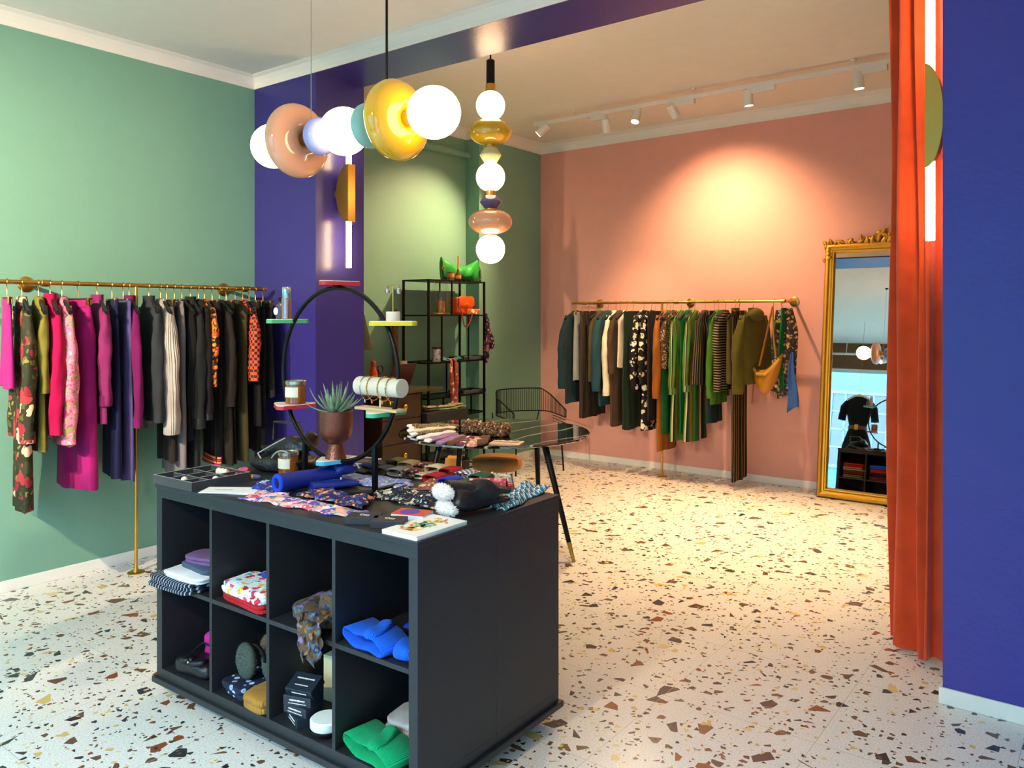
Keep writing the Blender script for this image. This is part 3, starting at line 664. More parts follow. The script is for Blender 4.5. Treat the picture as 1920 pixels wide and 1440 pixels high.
folded('folded_scarf', 'crimson scarf under the white floral scarf in a cubby', 'scarf', F['red'], p, -.06, .30, .16, .032, 2, 8)
folded('folded_scarf', 'white floral scarf with blue and red flowers in a cubby', 'scarf', F['whitefl'], p+Vector((.0, .0, .033)), -.04, .29, .16, .04, 2, 9)
folded('folded_scarf', 'navy blue printed scarf behind the white floral scarf in a cubby', 'scarf', F['bluepr'], p+Vector((.04, .1, .0)), .1, .2, .09, .09, 3, 10)
# draped patterned scarf, third cubby: pad plus tail over the shelf edge
p = cub(2, 1, .42, .25)
t = thing('draped_scarf', 'brown and blue patterned scarf drooping over the third cubby shelf', 'scarf', p, CR)
mm = MB(); join(mm, lump(.24, .2, .06, .5, .008, 11), Matrix.Translation((.02, .03, 0))); join(mm, lump(.15, .15, .08, .6, .008, 12), Matrix.Translation((.1, .03, .035)))
mm.obj('folded_body', F['brownpr'], t, ang=70)
mm = MB(); rr = []
for i in range(16):
    f = i/15; yy = -.05-.075*min(1, f*2.2); zz = .06 if f < .4 else .06-(f-.4)*.19
    rr.append([(.09+.03*f+.06*math.cos(2*PI*j/20)*(1-.25*f)+.012*math.sin(j*3+i*.9), yy+.018*math.sin(2*PI*j/20)*(1+.5*math.sin(j*2)), zz+.01*math.sin(2*PI*j/20)+.022*f*math.sin(j*1.3+1)) for j in range(20)])
mm.loft(rr).obj('hanging_tail', F['brownpr'], t, ang=80)
# blue knits, fourth cubby
def headband(label, mat, loc, rz, w=.25, h=.05, bw=.13):
    t = thing('knit_headband', label, 'headband', loc, rz)
    loopband(w, h, bw, .011, 40, None, .006).obj('band', mat, t, ang=70)
    mm = lump(.06, bw*1.05, .03, .6, .006, 5); mm.xf(Matrix.Translation((.02, 0, h-.012)) @ Matrix.Rotation(.5, 4, 'Z')); mm.obj('knot', mat, t, ang=70)
    return t
headband('bright blue knit headband with centre knot in the upper right cubby', F['blue'], cub(3, 1, .37, .17), -.12, .225, .055, .12)
folded('knit_hat', 'bright blue ribbed knit hat at the right edge of the upper right cubby', 'hat', F['blue'], cub(3, 1, .85, .15), .2, .09, .11, .05, 1, 14, e=.7)
def glove_pair(label, mat, loc, rz, L=.23, w=.09, cat='gloves'):
    t = thing('glove_pair', label, cat, loc, rz)
    glove_mesh(L, w).obj('glove', mat, t, ang=60)
    mm = glove_mesh(L, w); mm.xf(Matrix.Translation((.02, .012, .018)) @ Matrix.Rotation(-.12, 4, 'Z')); mm.obj('glove', mat, t, ang=60); return t
glove_pair('royal blue fabric gloves behind the bright blue headband', F['royal'], cub(3, 1, .30, .62), .1, .19, .075)
# lower row
p = cub(0, 0, .47, .19)
t = thing('bow_bag', 'small black leather bag with bow in the lower left cubby', 'bag', p, .15)
lump(.21, .12, .06, .5, .004, 21).obj('bag_body', 'leather', t, ang=70)
mm = MB()
for sgn in (-1, 1): join(mm, lump(.07, .05, .025, .7, .003, 22), Matrix.Translation((sgn*.035, -.04, .05)) @ Matrix.Rotation(sgn*.4, 4, 'Z'))
mm.ell((0, -.045, .065), .012, .012, .012, 14, 8).obj('bow', 'leather', t)
MB().ell((0, -.06, .062), .006, .005, .006, 12, 8).obj('clasp', 'chrome', t, label='silver clasp')
MB().tube([(.09, 0, .05), (.06, .03, .09), (-.03, .04, .1), (-.09, .02, .05)], .0035, 8).obj('strap', 'leather', t)
folded('folded_pouch', 'magenta pink pouch behind the black bow bag', 'pouch', F['magenta'], cub(0, 0, .42, .46), .3, .12, .09, .12, 3, 23)
p = cub(1, 0, .50, .27)
folded('folded_scarf', 'navy scarf with white dot print under the fur earmuffs', 'scarf', F['bluedot'], p+Vector((-.05, .0, 0)), -.12, .16, .2, .055, 2, 24)
folded('folded_knit', 'mustard ribbed knit beside the navy dotted scarf', 'clothing', F['mustard'], p+Vector((.10, -.01, 0)), -.1, .14, .22, .06, 2, 25)
def earmuffs(label, mat, loc, rz, fm):
    t = thing('earmuffs', label, 'earmuffs', loc, rz)
    for k, (x, y, z, rx) in enumerate(((-.0, 0, .055, .25), (.02, .03, .052, -.2))):
        fm2 = fm if k == 0 else fm
        fur('ear_pad', mat, t, (x+(.085 if k else 0), y+.015*k, z+.018), .056, .028, .068, 500, .007, 31+k)
    MB().tube(arc((.045, .015, .08), .06, R(10), R(170), 14), .007, 8).obj('headband', 'black', t)
    return t
earmuffs('dark green-grey fur earmuffs resting on the folded scarves', cloth('greygreen_fur', '#46514a'), cub(1, 0, .38, .16)+Vector((0, 0, .058)), -.05, 0)
earmuffs('brown fur earmuffs behind the green-grey pair', cloth('brown_fur', '#6a5648'), cub(1, 0, .40, .42)+Vector((0, 0, .060)), -.05, 0)
# black boxes in a twisted stack, soap tin and beige box
def bar_text(t, name, txt, size, loc, rot, mat='cream', sx=1.0):
    c = bpy.data.curves.new(name, 'FONT'); c.body = txt; c.size = size; c.align_x = 'CENTER'; c.align_y = 'CENTER'; c.extrude = 0.0003
    o = bpy.data.objects.new(name, c); COL.objects.link(o); o.parent = t; o.location = loc; o.rotation_euler = rot; o.scale = (sx, 1, 1)
    dg = bpy.context.evaluated_depsgraph_get(); me = bpy.data.meshes.new_from_object(o.evaluated_get(dg)); me.materials.clear()
    bpy.data.objects.remove(o); o = bpy.data.objects.new(name, me); COL.objects.link(o); o.parent = t; o.location = loc; o.rotation_euler = rot; o.scale = (sx, 1, 1)
    me.materials.append(M[mat] if isinstance(mat, str) else mat); return o
def marks(t, w, h, c, upright, mat='cream', seed=1):
    """a line of tiny unreadable print"""
    rn = random.Random(seed); x = c[0]-w/2; m = MB()
    while x < c[0]+w/2:
        d = rn.uniform(.5, 1.1)*h*.7; hh = h*rn.choice((.7, 1, 1, .85))
        if upright: m.box(x, x+d, c[1]-.0003, c[1]+.0001, c[2]-hh/2, c[2]+hh/2)
        else: m.box(x, x+d, c[1]-hh/2, c[1]+hh/2, c[2]-.0001, c[2]+.0003)
        x += d+h*.22
    return m.obj('lettering', mat, t, smooth=False)
inkb = plain('box_navy_black', '#1d2633', 0.45)
words = (('bottom', 0, -.35), ('second from the bottom', .034, .1), ('third from the bottom', .068, .35))
for lb, dz, rz in words:
    t = thing('cosmetics_box', 'small black box with white lettering, %s of its twisted stack' % lb, 'box', cub(2, 0, .31, .17)+Vector((0, 0, dz)), rz, None)
    MB().box(-.055, .055, -.04, .04, 0, .0335, bev=.0015).obj('carton', inkb, t, smooth=False)
    marks(t, .06, .006, (0, -.0402, .02), True); marks(t, .07, .0028, (0, -.0402, .009), True)
t = thing('cosmetics_box', 'open-tilted black box with white lettering on top of the twisted stack', 'box', cub(2, 0, .32, .20)+Vector((0, -.008, .103)), .35, None, rot=(R(24), 0, .28))
MB().box(-.055, .055, -.028, .05, 0, .034, bev=.0015).obj('carton', inkb, t, smooth=False)
marks(t, .07, .006, (0, .025, .0341), False); marks(t, .055, .004, (0, -.004, .0341), False); marks(t, .06, .006, (0, -.0282, .02), True)
t = thing('compact_tin', 'round white tin on a black dish in the third lower cubby', 'tin', cub(2, 0, .69, .17))
MB().lathe([(.04, 0), (.058, .004), (.06, .016), (.056, .018)], 36).obj('dish', 'black', t)
MB().lathe([(.054, .018), (.057, .022), (.057, .045), (.052, .05), (.001, .051)], 36).obj('lid', plain('tin_white', '#e8f0ea', .4), t)
t = thing('carton', 'tall cream carton at the back of the third lower cubby', 'box', cub(2, 0, .24, .62), .1)
MB().box(-.04, .04, -.03, .03, 0, .17, bev=.002).obj('carton_body', plain('cream_carton', '#d8d2a6', .6), t, smooth=False)
headband('emerald green knit headband with centre knot in the lower right cubby', F['green'], cub(3, 0, .42, .18), -.14, .26, .06, .13)
folded('folded_knit', 'red folded knit under the grey gloves', 'clothing', F['red'], cub(3, 0, .58, .56), .05, .17, .17, .03, 1, 41)
folded('folded_knit', 'pale grey knitted mitts on the red knit in the lower right cubby', 'mitts', F['lightgrey'], cub(3, 0, .52, .56)+Vector((0, 0, .031)), .15, .22, .16, .045, 2, 42)

# ---- back side of the counter, seen in the mirror
rowcols = {0: ['red', 'tan', 'wine', 'olive'], 1: ['blue', 'red', 'black', 'wine'], 2: ['creamk', 'red', 'olive', 'royal'], 3: ['charcoal', 'wine', 'grey']}
nm = ('lowest', 'second', 'third', 'topmost')
for i, cl in rowcols.items():
    z = 0
    for k, c in enumerate(cl[::-1]):
        nmc = {'red': 'red', 'tan': 'tan', 'wine': 'wine red', 'olive': 'olive', 'blue': 'cobalt', 'black': 'black', 'creamk': 'cream', 'royal': 'royal blue', 'charcoal': 'charcoal', 'grey': 'grey'}[c]
        q = cub(i, 1, .5, .42, True)+Vector((0, 0, z))
        folded('folded_sweater', '%s folded sweater, %s in the pile of the %s back cubby' % (nmc, nm[k], ('far left', 'centre-left', 'centre-right', 'far right')[i]), 'sweater', F[c], q, CR+PI+random.uniform(-.05, .05), .29, .26, .048, 2, 60+i*5+k, 'sweaters folded behind the counter')
        z += .052

# ================================================================= ON THE COUNTER TOP
def at(u, v, dz=0): q = ctop(u, v); return Vector((q.x, q.y, ZTOP+dz))
# jewellery tray
t = thing('jewellery_tray', 'black velvet jewellery tray with compartments at the left end of the counter', 'tray', CW(-1.325, .125), CR)
tx, ty = .28, .27
m = MB().box(-tx/2, tx/2, -ty/2, ty/2, 0, .006)
for b in ((-tx/2, -tx/2+.008, -ty/2, ty/2), (tx/2-.008, tx/2, -ty/2, ty/2), (-tx/2+.008, tx/2-.008, -ty/2, -ty/2+.008), (-tx/2+.008, tx/2-.008, ty/2-.008, ty/2)): m.box(*b, .006, .035)
m.obj('tray_body', cloth('tray_velvet', '#1b2028', .8, .5), t, smooth=False)
m = MB()
for x in (-.045, .048): m.box(x-.003, x+.003, -ty/2+.008, ty/2-.008, .006, .03)
for y in (-.045, .045):
    for a, b in ((-tx/2+.008, -.048), (-.042, .045), (.051, tx/2-.008)): m.box(a, b, y-.003, y+.003, .006, .03)
m.obj('divider', 'tray_velvet' in MATS and MATS['tray_velvet'], t, smooth=False)
jw = [('gold hoop earring', 'gold ring with a cream pearl', 'curved gold hair pin', 'gold leaf earring', 'silver chain earring', 'gold twisted bangle', 'small pearl brooch')]
jn = ['pair of pearl beads at the tray back', 'gold leaf earring in the middle of the tray', 'silver hook earring at the tray back corner', 'curved gold bangle in the front right compartment', 'copper bangle in the front right compartment', 'single pearl ring in the right compartment', 'small pearl ring in the front middle compartment']
jp = [(-.0, .09, 0), (.02, .0, 1), (.09, .09, 1), (.07, -.085, 2), (.1, -.08, 2), (.095, 0, 3), (.0, -.08, 3)]
for lb, (x, y, k) in zip(jn, jp):
    q = CW(-1.325+x, .125+y, ZTOP+.0065); m = MB()
    if k == 0:
        for dx in (-.012, .006, .02): m.ell((dx, 0, .012), .009, .009, .012, 14, 8)
    elif k == 1: m.ell((0, 0, .006), .018, .008, .006, 14, 8).tube([(0, 0, .006), (.015, .01, .014), (.03, .012, .006)], .002, 6)
    elif k == 2: m.tube(arc((0, 0, .003), .028, R(-20), R(160), 14, 'XY'), .003, 8)
    else: m.ell((0, 0, .01), .009, .009, .009, 14, 8).tube(arc((0, 0, .003), .012, 0, R(359), 14, 'XY'), .0015, 6)
    o = m.obj('earring' if k in (0, 1) else ('bangle' if k == 2 else 'ring'), ('lightstone', 'brass', 'gold', 'lightstone')[k], ang=60); o.location = q; o.rotation_euler = (0, 0, x*9); o.scale = (1.5, 1.5, 1.5)
    tag(o, lb[0].upper()*0+lb, 'jewellery', None)
# leaflets
def sheetbox(name, label, cat, mat, c, rz, w, d, h, group=None):
    t = thing(name, label, cat, c, rz, group); MB().box(-w/2, w/2, -d/2, d/2, 0, h).obj('paper', mat, t, smooth=False); return t
lf = plain('leaflet_white', '#e9eef5', .5)
sheetbox('leaflet', 'white leaflet with a bluish edge lying under another beside the jewellery tray', 'leaflet', lf, CW(-1.045, .10), CR+.47, .24, .10, .003)
t = sheetbox('leaflet', 'white leaflet with small grey lettering on top beside the jewellery tray', 'leaflet', lf, CW(-1.065, .085, ZTOP+.0035), CR+.58, .22, .10, .003)
marks(t, .07, .008, (-.03, 0, .0031), False, plain('grey_ink', '#6e7684', .6), 4)
# twilly scarves in the tray corner
cloth_sheet('twilly_scarf', 'coral red narrow scarf at the tray back edge', 'scarf', cloth('coral_silk', '#d1545a', .5), [at(412, 886), at(440, 894), at(436, 899), at(408, 891)], ZTOP+.001, (.02, 40), 3, .004, (20, 8))
cloth_sheet('twilly_scarf', 'pink and yellow printed narrow scarf behind the rolled yellow one', 'scarf', floral('pink_yellow_print', '#d6447a', ['#f0c93a', '#e06a90', '#7bbf9a', '#c2305c'], 40), [at(438, 885), at(470, 892), at(458, 902), at(430, 894)], ZTOP+.001, (.02, 40), 4, .004, (20, 10))
t = thing('rolled_scarf', 'rolled yellow scarf with dark blue end beside the jewellery tray', 'scarf', at(462, 899, .016), 0.62)
MB().tube([(-.05, 0, -.004), (0, 0, -.003), (.03, 0, -.004)], [.010, .011, .010], 12).obj('roll', cloth('yellow_silk', '#d9a52c', .55), t)
MB().tube([(.03, 0, -.004), (.05, 0, -.005), (.06, .002, -.005)], [.0105, .009, .006], 12).obj('roll_end', cloth('dusk_blue_silk', '#4a5586', .55), t)
# black leather bag lying on its side behind
t = thing('leather_bag', 'slouchy black leather bag with pale piping at the far left of the counter', 'bag', CW(-1.26, .50), .2)
mm = lump(.28, .22, .07, .55, .012, 71); mm.obj('bag_base', 'leather', t, ang=70)
mm = lump(.26, .14, .08, .5, .012, 72); mm.xf(Matrix.Translation((.01, .03, .055)) @ Matrix.Rotation(-.25, 4, 'Y')); mm.obj('bag_flap', 'leather', t, ang=70)
pip = plain('piping_grey', '#a9a8a2', .5)
MB().tube([(-.10, -.07, .075), (-.02, -.075, .115), (.04, -.05, .15)], .003, 6).obj('piping', pip, t)
MB().tube([(-.10, -.07, .075), (-.04, -.10, .045), (-.01, -.11, .02)], .003, 6).obj('piping', pip, t)
MB().tube([(-.11, .04, .12), (-.115, .05, .20), (.03, .05, .205), (.06, .04, .17), (.12, -.02, .09)], .006, 8).obj('bag_handle', 'leather', t)
MB().tube(arc((.06, -.09, .03), .07, R(170), R(20), 14, 'XZ'), .0035, 6).obj('piping', pip, t)
t = thing('glove_pair', 'tan trimmed dark gloves at the back edge behind the lower honey jar', 'gloves', CW(-1.08, .66), .05)
mm = glove_mesh(.22, .085, .02); mm.obj('glove', plain('dark_brown_leather', '#3a2c20', .45), t, ang=60)
mm = glove_mesh(.2, .085, .02); mm.xf(Matrix.Translation((.02, .03, .02)) @ Matrix.Rotation(.2, 4, 'Z')); mm.obj('glove', MATS['dark_brown_leather'], t, ang=60)
MB().tube([(0, -.04, .014), (.0, .04, .014)], .006, 8).obj('trim', plain('tan_trim', '#b98b4c', .5), t)

# ---- ring display stand
RC = Vector((2.487, 1.494, 1.327)); RR = .351
t = thing('ring_display_stand', 'black hoop display stand with coloured little shelves on the counter', 'display stand', (RC.x, RC.y, ZTOP))
hz = RC.z-ZTOP
MB().tube(arc((0, 0, hz), RR, 0, 2*PI*(1-1/72), 71), .0095, 10, closed=True).obj('hoop', 'black', t)
for x in (-.205, .222):
    MB().box(x-.009, x+.009, -.009, .009, .014, hz-math.sqrt(RR*RR-x*x)+.004, bev=.001).obj('post', 'black', t)
    MB().box(x-.011, x+.011, -.17, .17, 0, .014, bev=.001).obj('foot', 'black', t)
def plate(px, pz, color, label, rz, w=.155, face='#e8e3d6'):
    """rounded quarter-shaped shelf"""
    a = .62*w; pts = []
    for cx, cy, a0 in ((w*.36, w*.32, 0), (-w*.36, w*.32, 90), (0, -w*.42, 205)):
        span = 90 if cy > 0 else 130
        for k in range(7): an = R(a0+span*k/6); pts.append((cx+.028*math.cos(an), cy+.028*math.sin(an)))
    q = Matrix.Rotation(rz, 4, 'Z'); pts = [tuple((q @ Vector((x, y, 0))).xy) for x, y in pts]
    p = MB(); p.loft([[Vector((px+x, y, pz-.009)) for x, y in pts], [Vector((px+x, y, pz+.006)) for x, y in pts]])
    o = p.obj('shelf_plate', plain('plate_'+color, color, .5), t, ang=30, label=label)
    p = MB(); p.loft([[Vector((px+x*.985, y*.985, pz+.006)) for x, y in pts], [Vector((px+x*.97, y*.97, pz+.0085)) for x, y in pts]])
    p.obj('shelf_top', plain('plate_top', face, .5), o, ang=30); return o
off = lambda u, v: (onY(u, v, RC.y).x-RC.x, onY(u, v, RC.y).z-ZTOP)
PL = {}
for key, u, v, c, lb, rz in (('red', 628, 531, '#c2303a', 'red little shelf', .3), ('green', 537, 602, '#5cae7a', 'green little shelf', 2.4), ('yellow', 737, 606, '#d6c21f', 'yellow little shelf', -.5),
                             ('crimson', 551, 760, '#c83545', 'crimson edged little shelf', 2.6), ('mint', 713, 774, '#3fb488', 'mint edged little shelf', .4), ('sky', 625, 862, '#4fb6e0', 'sky blue edged little shelf', .2)):
    x, z = off(u, v); plate(x, z, c, lb, rz); PL[key] = Vector((RC.x+x, RC.y, ZTOP+z+.0085))
MB().lathe([(.02, RC.z+RR-ZTOP), (.02, RC.z+RR-ZTOP+.012)], 16).obj('shelf_fixing', 'black', t)
# jars of honey-coloured wax
amber = plain('amber_glass', '#8a4d10', .06, coat=.5, spec=.8)
def jar(label, loc, rz):
    t = thing('candle_jar', label, 'candle', loc, rz)
    MB().lathe([(.036, 0), (.043, .004), (.0435, .07), (.041, .078), (.041, .082)], 32).obj('glass_jar', amber, t)
    MB().lathe([(.0425, .082), (.0445, .084), (.0445, .097), (.042, .098), (.040, .094), (.001, .094)], 32).obj('metal_lid', plain('pale_lid', '#b7b29c', .25, .9), t, label='pale metal lid')
    m = MB(); rows = []
    for k in range(13):
        a = R(-135+90*k/12); rows.append([(.0442*math.cos(a), .0442*math.sin(a), .03), (.0442*math.cos(a), .0442*math.sin(a), .072), (.0437*math.cos(a), .0437*math.sin(a), .072), (.0437*math.cos(a), .0437*math.sin(a), .03)])
    m.loft(rows).obj('paper_label', plain('label_cream', '#e2dcc8', .7), t, label='cream paper label'); return t
jar('amber candle jar with cream label standing on the counter beside the hoop', at(541, 889), .25)
jar('amber candle jar with cream label on the crimson shelf of the hoop', PL['crimson']+Vector((.012, 0, 0)), .35)
# cosmetics on the green shelf
g = PL['green']
t = thing('perfume_bottle', 'small clear bottle with white round label on the green hoop shelf', 'bottle', g+Vector((-.045, .005, 0)))
MB().lathe([(.018, 0), (.022, .003), (.022, .058), (.014, .066), (.009, .07), (.009, .076)], 24).obj('bottle_body', plain('smoky_glass', '#5a4350', .08, coat=.4), t)
MB().lathe([(.011, .076), (.011, .092), (.009, .094)], 20).obj('cap', 'black', t)
MB().lathe([(.0005, .0225), (.016, .0225), (.016, .0235), (.0005, .0235)], 24, (0, 0, 0), 'Z').xf(Matrix.Translation((-.004, -.0005, .034)) @ Matrix.Rotation(R(90), 4, 'X')).obj('round_label', 'cream', t)
t = thing('serum_bottle', 'slim silver-pink pump bottle on the green hoop shelf', 'bottle', g+Vector((.0, .0, 0)))
MB().lathe([(.019, 0), (.021, .002), (.021, .088), (.019, .09)], 24).obj('bottle_body', plain('rose_metal', '#c39a98', .22, .85), t)
MB().lathe([(.0175, .09), (.0185, .092), (.0185, .136), (.017, .138)], 24).obj('cap', plain('silver_cap', '#b9cfd8', .15, .9), t)
# earring stand on the yellow shelf
t = thing('earring_stand', 'white T-shaped earring stand on the yellow hoop shelf', 'jewellery stand', PL['yellow'])
MB().lathe([(.026, 0), (.027, .002), (.027, .034), (.025, .036)], 28).obj('base', 'lightstone', t)
MB().rod((0, 0, .036), (0, 0, .135), .0022, 8).rod((-.036, 0, .135), (.036, 0, .135), .003, 8).obj('t_bar', 'brass', t)
for sx in (-1, 1):
    o = MB().ell((0, 0, -.018), .009, .009, .013, 16, 10).tube(arc((0, 0, -.004), .004, R(-80), R(260), 12), .001, 6).obj('drop_earring', 'chrome', ang=60)
    o.location = PL['yellow']+Vector((sx*.03, 0, .1325)); tag(o, 'silver drop earring hanging from the %s end of the T-bar' % ('left' if sx < 0 else 'right'), 'earring')
# bracelet roll on the mint shelf
g = PL['mint']
t = thing('bracelet_stand', 'cream bracelet roll on a wooden bar above the mint hoop shelf', 'jewellery stand', g, .02)
MB().lathe([(.034, -.118), (.036, -.116), (.036, .116), (.034, .118)], 30, (0, 0, .092), 'X').obj('roll', plain('cream_linen', '#d6cdb9', .8, bump=(140, .2)), t, ang=30)
MB().rod((0, 0, .012), (0, 0, .06), .004, 8).obj('stem', 'lightstone', t)
MB().box(-.115, .115, -.03, .03, 0, .012, bev=.004).obj('base', plain('light_wood', '#cdb083', .5), t)
for k, (x, mt, nm_) in enumerate(((-.075, 'chrome', 'thin silver bracelet, first from the left on the cream roll'), (-.036, 'gold', 'dark beaded bracelet, second from the left on the cream roll'), (.022, 'brass', 'gold charm bracelet, third from the left on the cream roll'), (.068, 'brass', 'gold chain bracelet, nearest the right end of the cream roll'))):
    m = MB(); pts = [(0, .0385*math.cos(a)+.001*math.sin(5*a), .0385*math.sin(a) if math.sin(a) > -.2 else .055*math.sin(a)) for a in [2*PI*i/40 for i in range(40)]]
    m.tube(pts, .0018, 6, closed=True)
    if k: 
        for i in range(0, 40, 2): m.ell(pts[i], .0032, .0032, .0032, 8, 6)
    m.ell((0, -.01, -.06), .004, .004, .008, 10, 6)
    o = m.obj('bracelet', mt, ang=60); o.location = g+Vector((x, 0, .0925)); tag(o, nm_, 'bracelet')
# potted aloe on the bottom shelf
g = PL['sky']
t = thing('potted_aloe', 'spiky aloe in a copper goblet pot on the lowest hoop shelf', 'plant', g+Vector((.015, 0, 0)))
cop = plain('copper_pot', '#7c4636', .34, .65)
MB().lathe([(.062, 0), (.058, .012), (.043, .075), (.042, .085), (.060, .098), (.082, .118), (.094, .15), (.098, .19), (.098, .275), (.094, .277), (.09, .272), (.088, .255), (.001, .25)], 40).obj('goblet_pot', cop, t)
nt = cop.node_tree; b = nt.nodes['Principled BSDF']; add_bump(nt, b, coords(nt), 110, .25, 'voronoi', .004)
MB().lathe([(.087, .25), (.06, .262), (.001, .266)], 24).obj('soil', plain('soil', '#2c211a', .95, bump=(60, .6)), t)
m = MB(); rn = random.Random(12)
for i in range(22):
    a = i*2.39996+rn.uniform(-.2, .2); tilt = .30+1.25*(i/22)+rn.uniform(-.15, .15); ln = rn.uniform(.14, .22)
    dx, dy = math.cos(a), math.sin(a); pts = []; rs = []
    for k in range(9):
        f = k/8; an = tilt*(1-.35*f) if i % 3 else tilt*(1-.7*f)
        if k == 0: p = Vector((dx*.015, dy*.015, .262)); 
        else: p = p+Vector((dx*math.sin(an), dy*math.sin(an), math.cos(an)))*(ln/8)
        pts.append(tuple(p)); rs.append(.016*(1-f)**.75*(1.05-.15*f)+.0009)
    m.tube(pts, rs, 8, flat=.45)
    for k in range(1, 8):
        for sd in (-1, 1): q = Vector(pts[k])+Vector((-dy, dx, 0))*sd*rs[k]*.95; m.tube([q, q+Vector((-dy*sd, dx*sd, .5))*.005], [.0015, .0003], 4)
m.obj('leaves', plain('aloe_green', '#7f9a80', .5, bump=(70, .35), var=.25), t, ang=60)

t.scale = (.70, .70, .70)

# ---- scarves, gloves, books on the worktop
cloth_sheet('floral_scarf', 'pink floral silk scarf spread at the front of the counter', 'scarf', F['pinkfl'], [at(452, 936), at(668, 974), at(688, 962), at(490, 921)], ZTOP, (.008, 36), 5, .003, (60, 26))
cloth_sheet('patterned_scarf', 'navy and orange patterned scarf beside the pink floral scarf', 'scarf', F['navyor'], [at(560, 936), at(676, 962), at(698, 943), at(600, 922)], ZTOP+.012, (.012, 40), 6, .003, (50, 24))
cloth_sheet('twilly_scarf', 'blue and tan narrow scarf behind the royal blue gloves', 'scarf', F['bluepr'], [at(470, 919), at(545, 928), at(560, 908), at(486, 905)], ZTOP, (.012, 50), 7, .003, (36, 18))
cloth_sheet('patterned_scarf', 'lilac and mint printed scarf between the stand posts', 'scarf', F['lilac'], [at(612, 906), at(776, 921), at(772, 904), at(640, 888)], ZTOP, (.01, 40), 8, .003, (50, 24))
cloth_sheet('patterned_scarf', 'cream on navy leaf print scarf before the right stand foot', 'scarf', F['creamnavy'], [at(690, 933), at(815, 957), at(838, 936), at(742, 913)], ZTOP, (.016, 46), 9, .003, (50, 24))
cloth_sheet('patterned_scarf', 'orange and brown printed scarf behind the fur cuffed gloves', 'scarf', F['orange'], [at(770, 919), at(900, 933), at(902, 921), at(800, 903)], ZTOP, (.014, 46), 10, .003, (50, 24))
cloth_sheet('striped_scarf', 'teal and lilac striped scarf at the right end of the counter', 'scarf', F['tealstr'], [at(915, 955), at(956, 957), at(1036, 916), at(982, 906)], ZTOP, (.014, 60), 11, .003, (30, 40))
t = thing('rolled_scarf', 'rolled red floral scarf near the far right corner of the counter', 'scarf', at(914, 921, .026), .55)
MB().tube([(-.07, 0, 0), (0, 0, .001), (.075, 0, 0)], [.023, .026, .024], 16).obj('roll', F['redfl'], t)
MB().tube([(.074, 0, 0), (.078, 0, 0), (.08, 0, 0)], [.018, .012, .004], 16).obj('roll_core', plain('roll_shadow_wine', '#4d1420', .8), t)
cloth_sheet('scarf_tail', 'loose end of red floral scarf behind the rolled one', 'scarf', F['redfl'], [at(925, 908), at(962, 914), at(950, 905), at(922, 902)], ZTOP, (.008, 40), 12)
# royal blue fur lined gloves
t = thing('fur_lined_gloves', 'royal blue leather gloves with blue fur lining in front of the hoop', 'gloves', CW(-.862, .30), CR+1.42)
mm = MB().tube([(-.135, 0, .04), (-.05, 0, .041), (.06, 0, .04), (.13, .0, .045)], [.037, .036, .034, .036], 18, flat=1.0); mm.obj('cuff', F['blueleather'], t)
MB().tube([(-.137, .029*math.cos(2*PI*i/24), .04+.029*math.sin(2*PI*i/24)) for i in range(24)], .0095, 10, closed=True).obj('fur_lining', F['bluefur'], t)
MB().lathe([(.001, -.1375), (.022, -.1375), (.022, -.136), (.001, -.136)], 24, (0, 0, .04), 'X').obj('cuff_shade_disc', plain('cuff_shade_blue', '#0c1238', .9), t)  # dark disc paints the shade inside the cuff; the tube is closed there
mm = glove_mesh(.2, .09, .035); mm.xf(Matrix.Translation((-.02, -.045, 0)) @ Matrix.Rotation(-.25, 4, 'Z')); mm.obj('glove', F['blueleather'], t, ang=60)
mm = lump(.11, .11, .05, .7, .005, 44); mm.xf(Matrix.Translation((.15, .0, .035))); mm.obj('folded_fingers', F['blueleather'], t, ang=70)
fur('fur_trim', F['bluefur'], t, (.17, .01, .085), .05, .045, .02, 260, .01, 43)
for x, y in ((.115, -.05), (.07, -.07)): MB().box(x-.003, x+.003, y-.002, y+.002, .005, .035).obj('tag_loop', 'cream', t)
# black leather gloves with white fur cuffs
t = thing('fur_cuffed_gloves', 'black leather gloves with pale fur cuffs at the counter edge', 'gloves', CW(-.13, .285), CR+1.33)
fur('fur_cuff', F['whitefur'], t, (.0, .0, .028), .022, .052, .023, 1100, .010, 51)
fur('fur_cuff', F['whitefur'], t, (.0, .02, .080), .022, .052, .024, 1100, .010, 52)
mm = lump(.2, .12, .09, .6, .013, 53); mm.xf(Matrix.Translation((.11, .0, .012))); mm.obj('folded_palm', 'leather', t, ang=70)
mm = glove_mesh(.25, .1, .055); mm.xf(Matrix.Translation((.02, .0, .006))); mm.obj('glove', 'leather', t, ang=60)
mm = glove_mesh(.25, .1, .045); mm.xf(Matrix.Translation((.02, .03, .072)) @ Matrix.Rotation(-.25, 4, 'Z') @ Matrix.Rotation(.12, 4, 'Y')); mm.obj('glove', 'leather', t, ang=60)
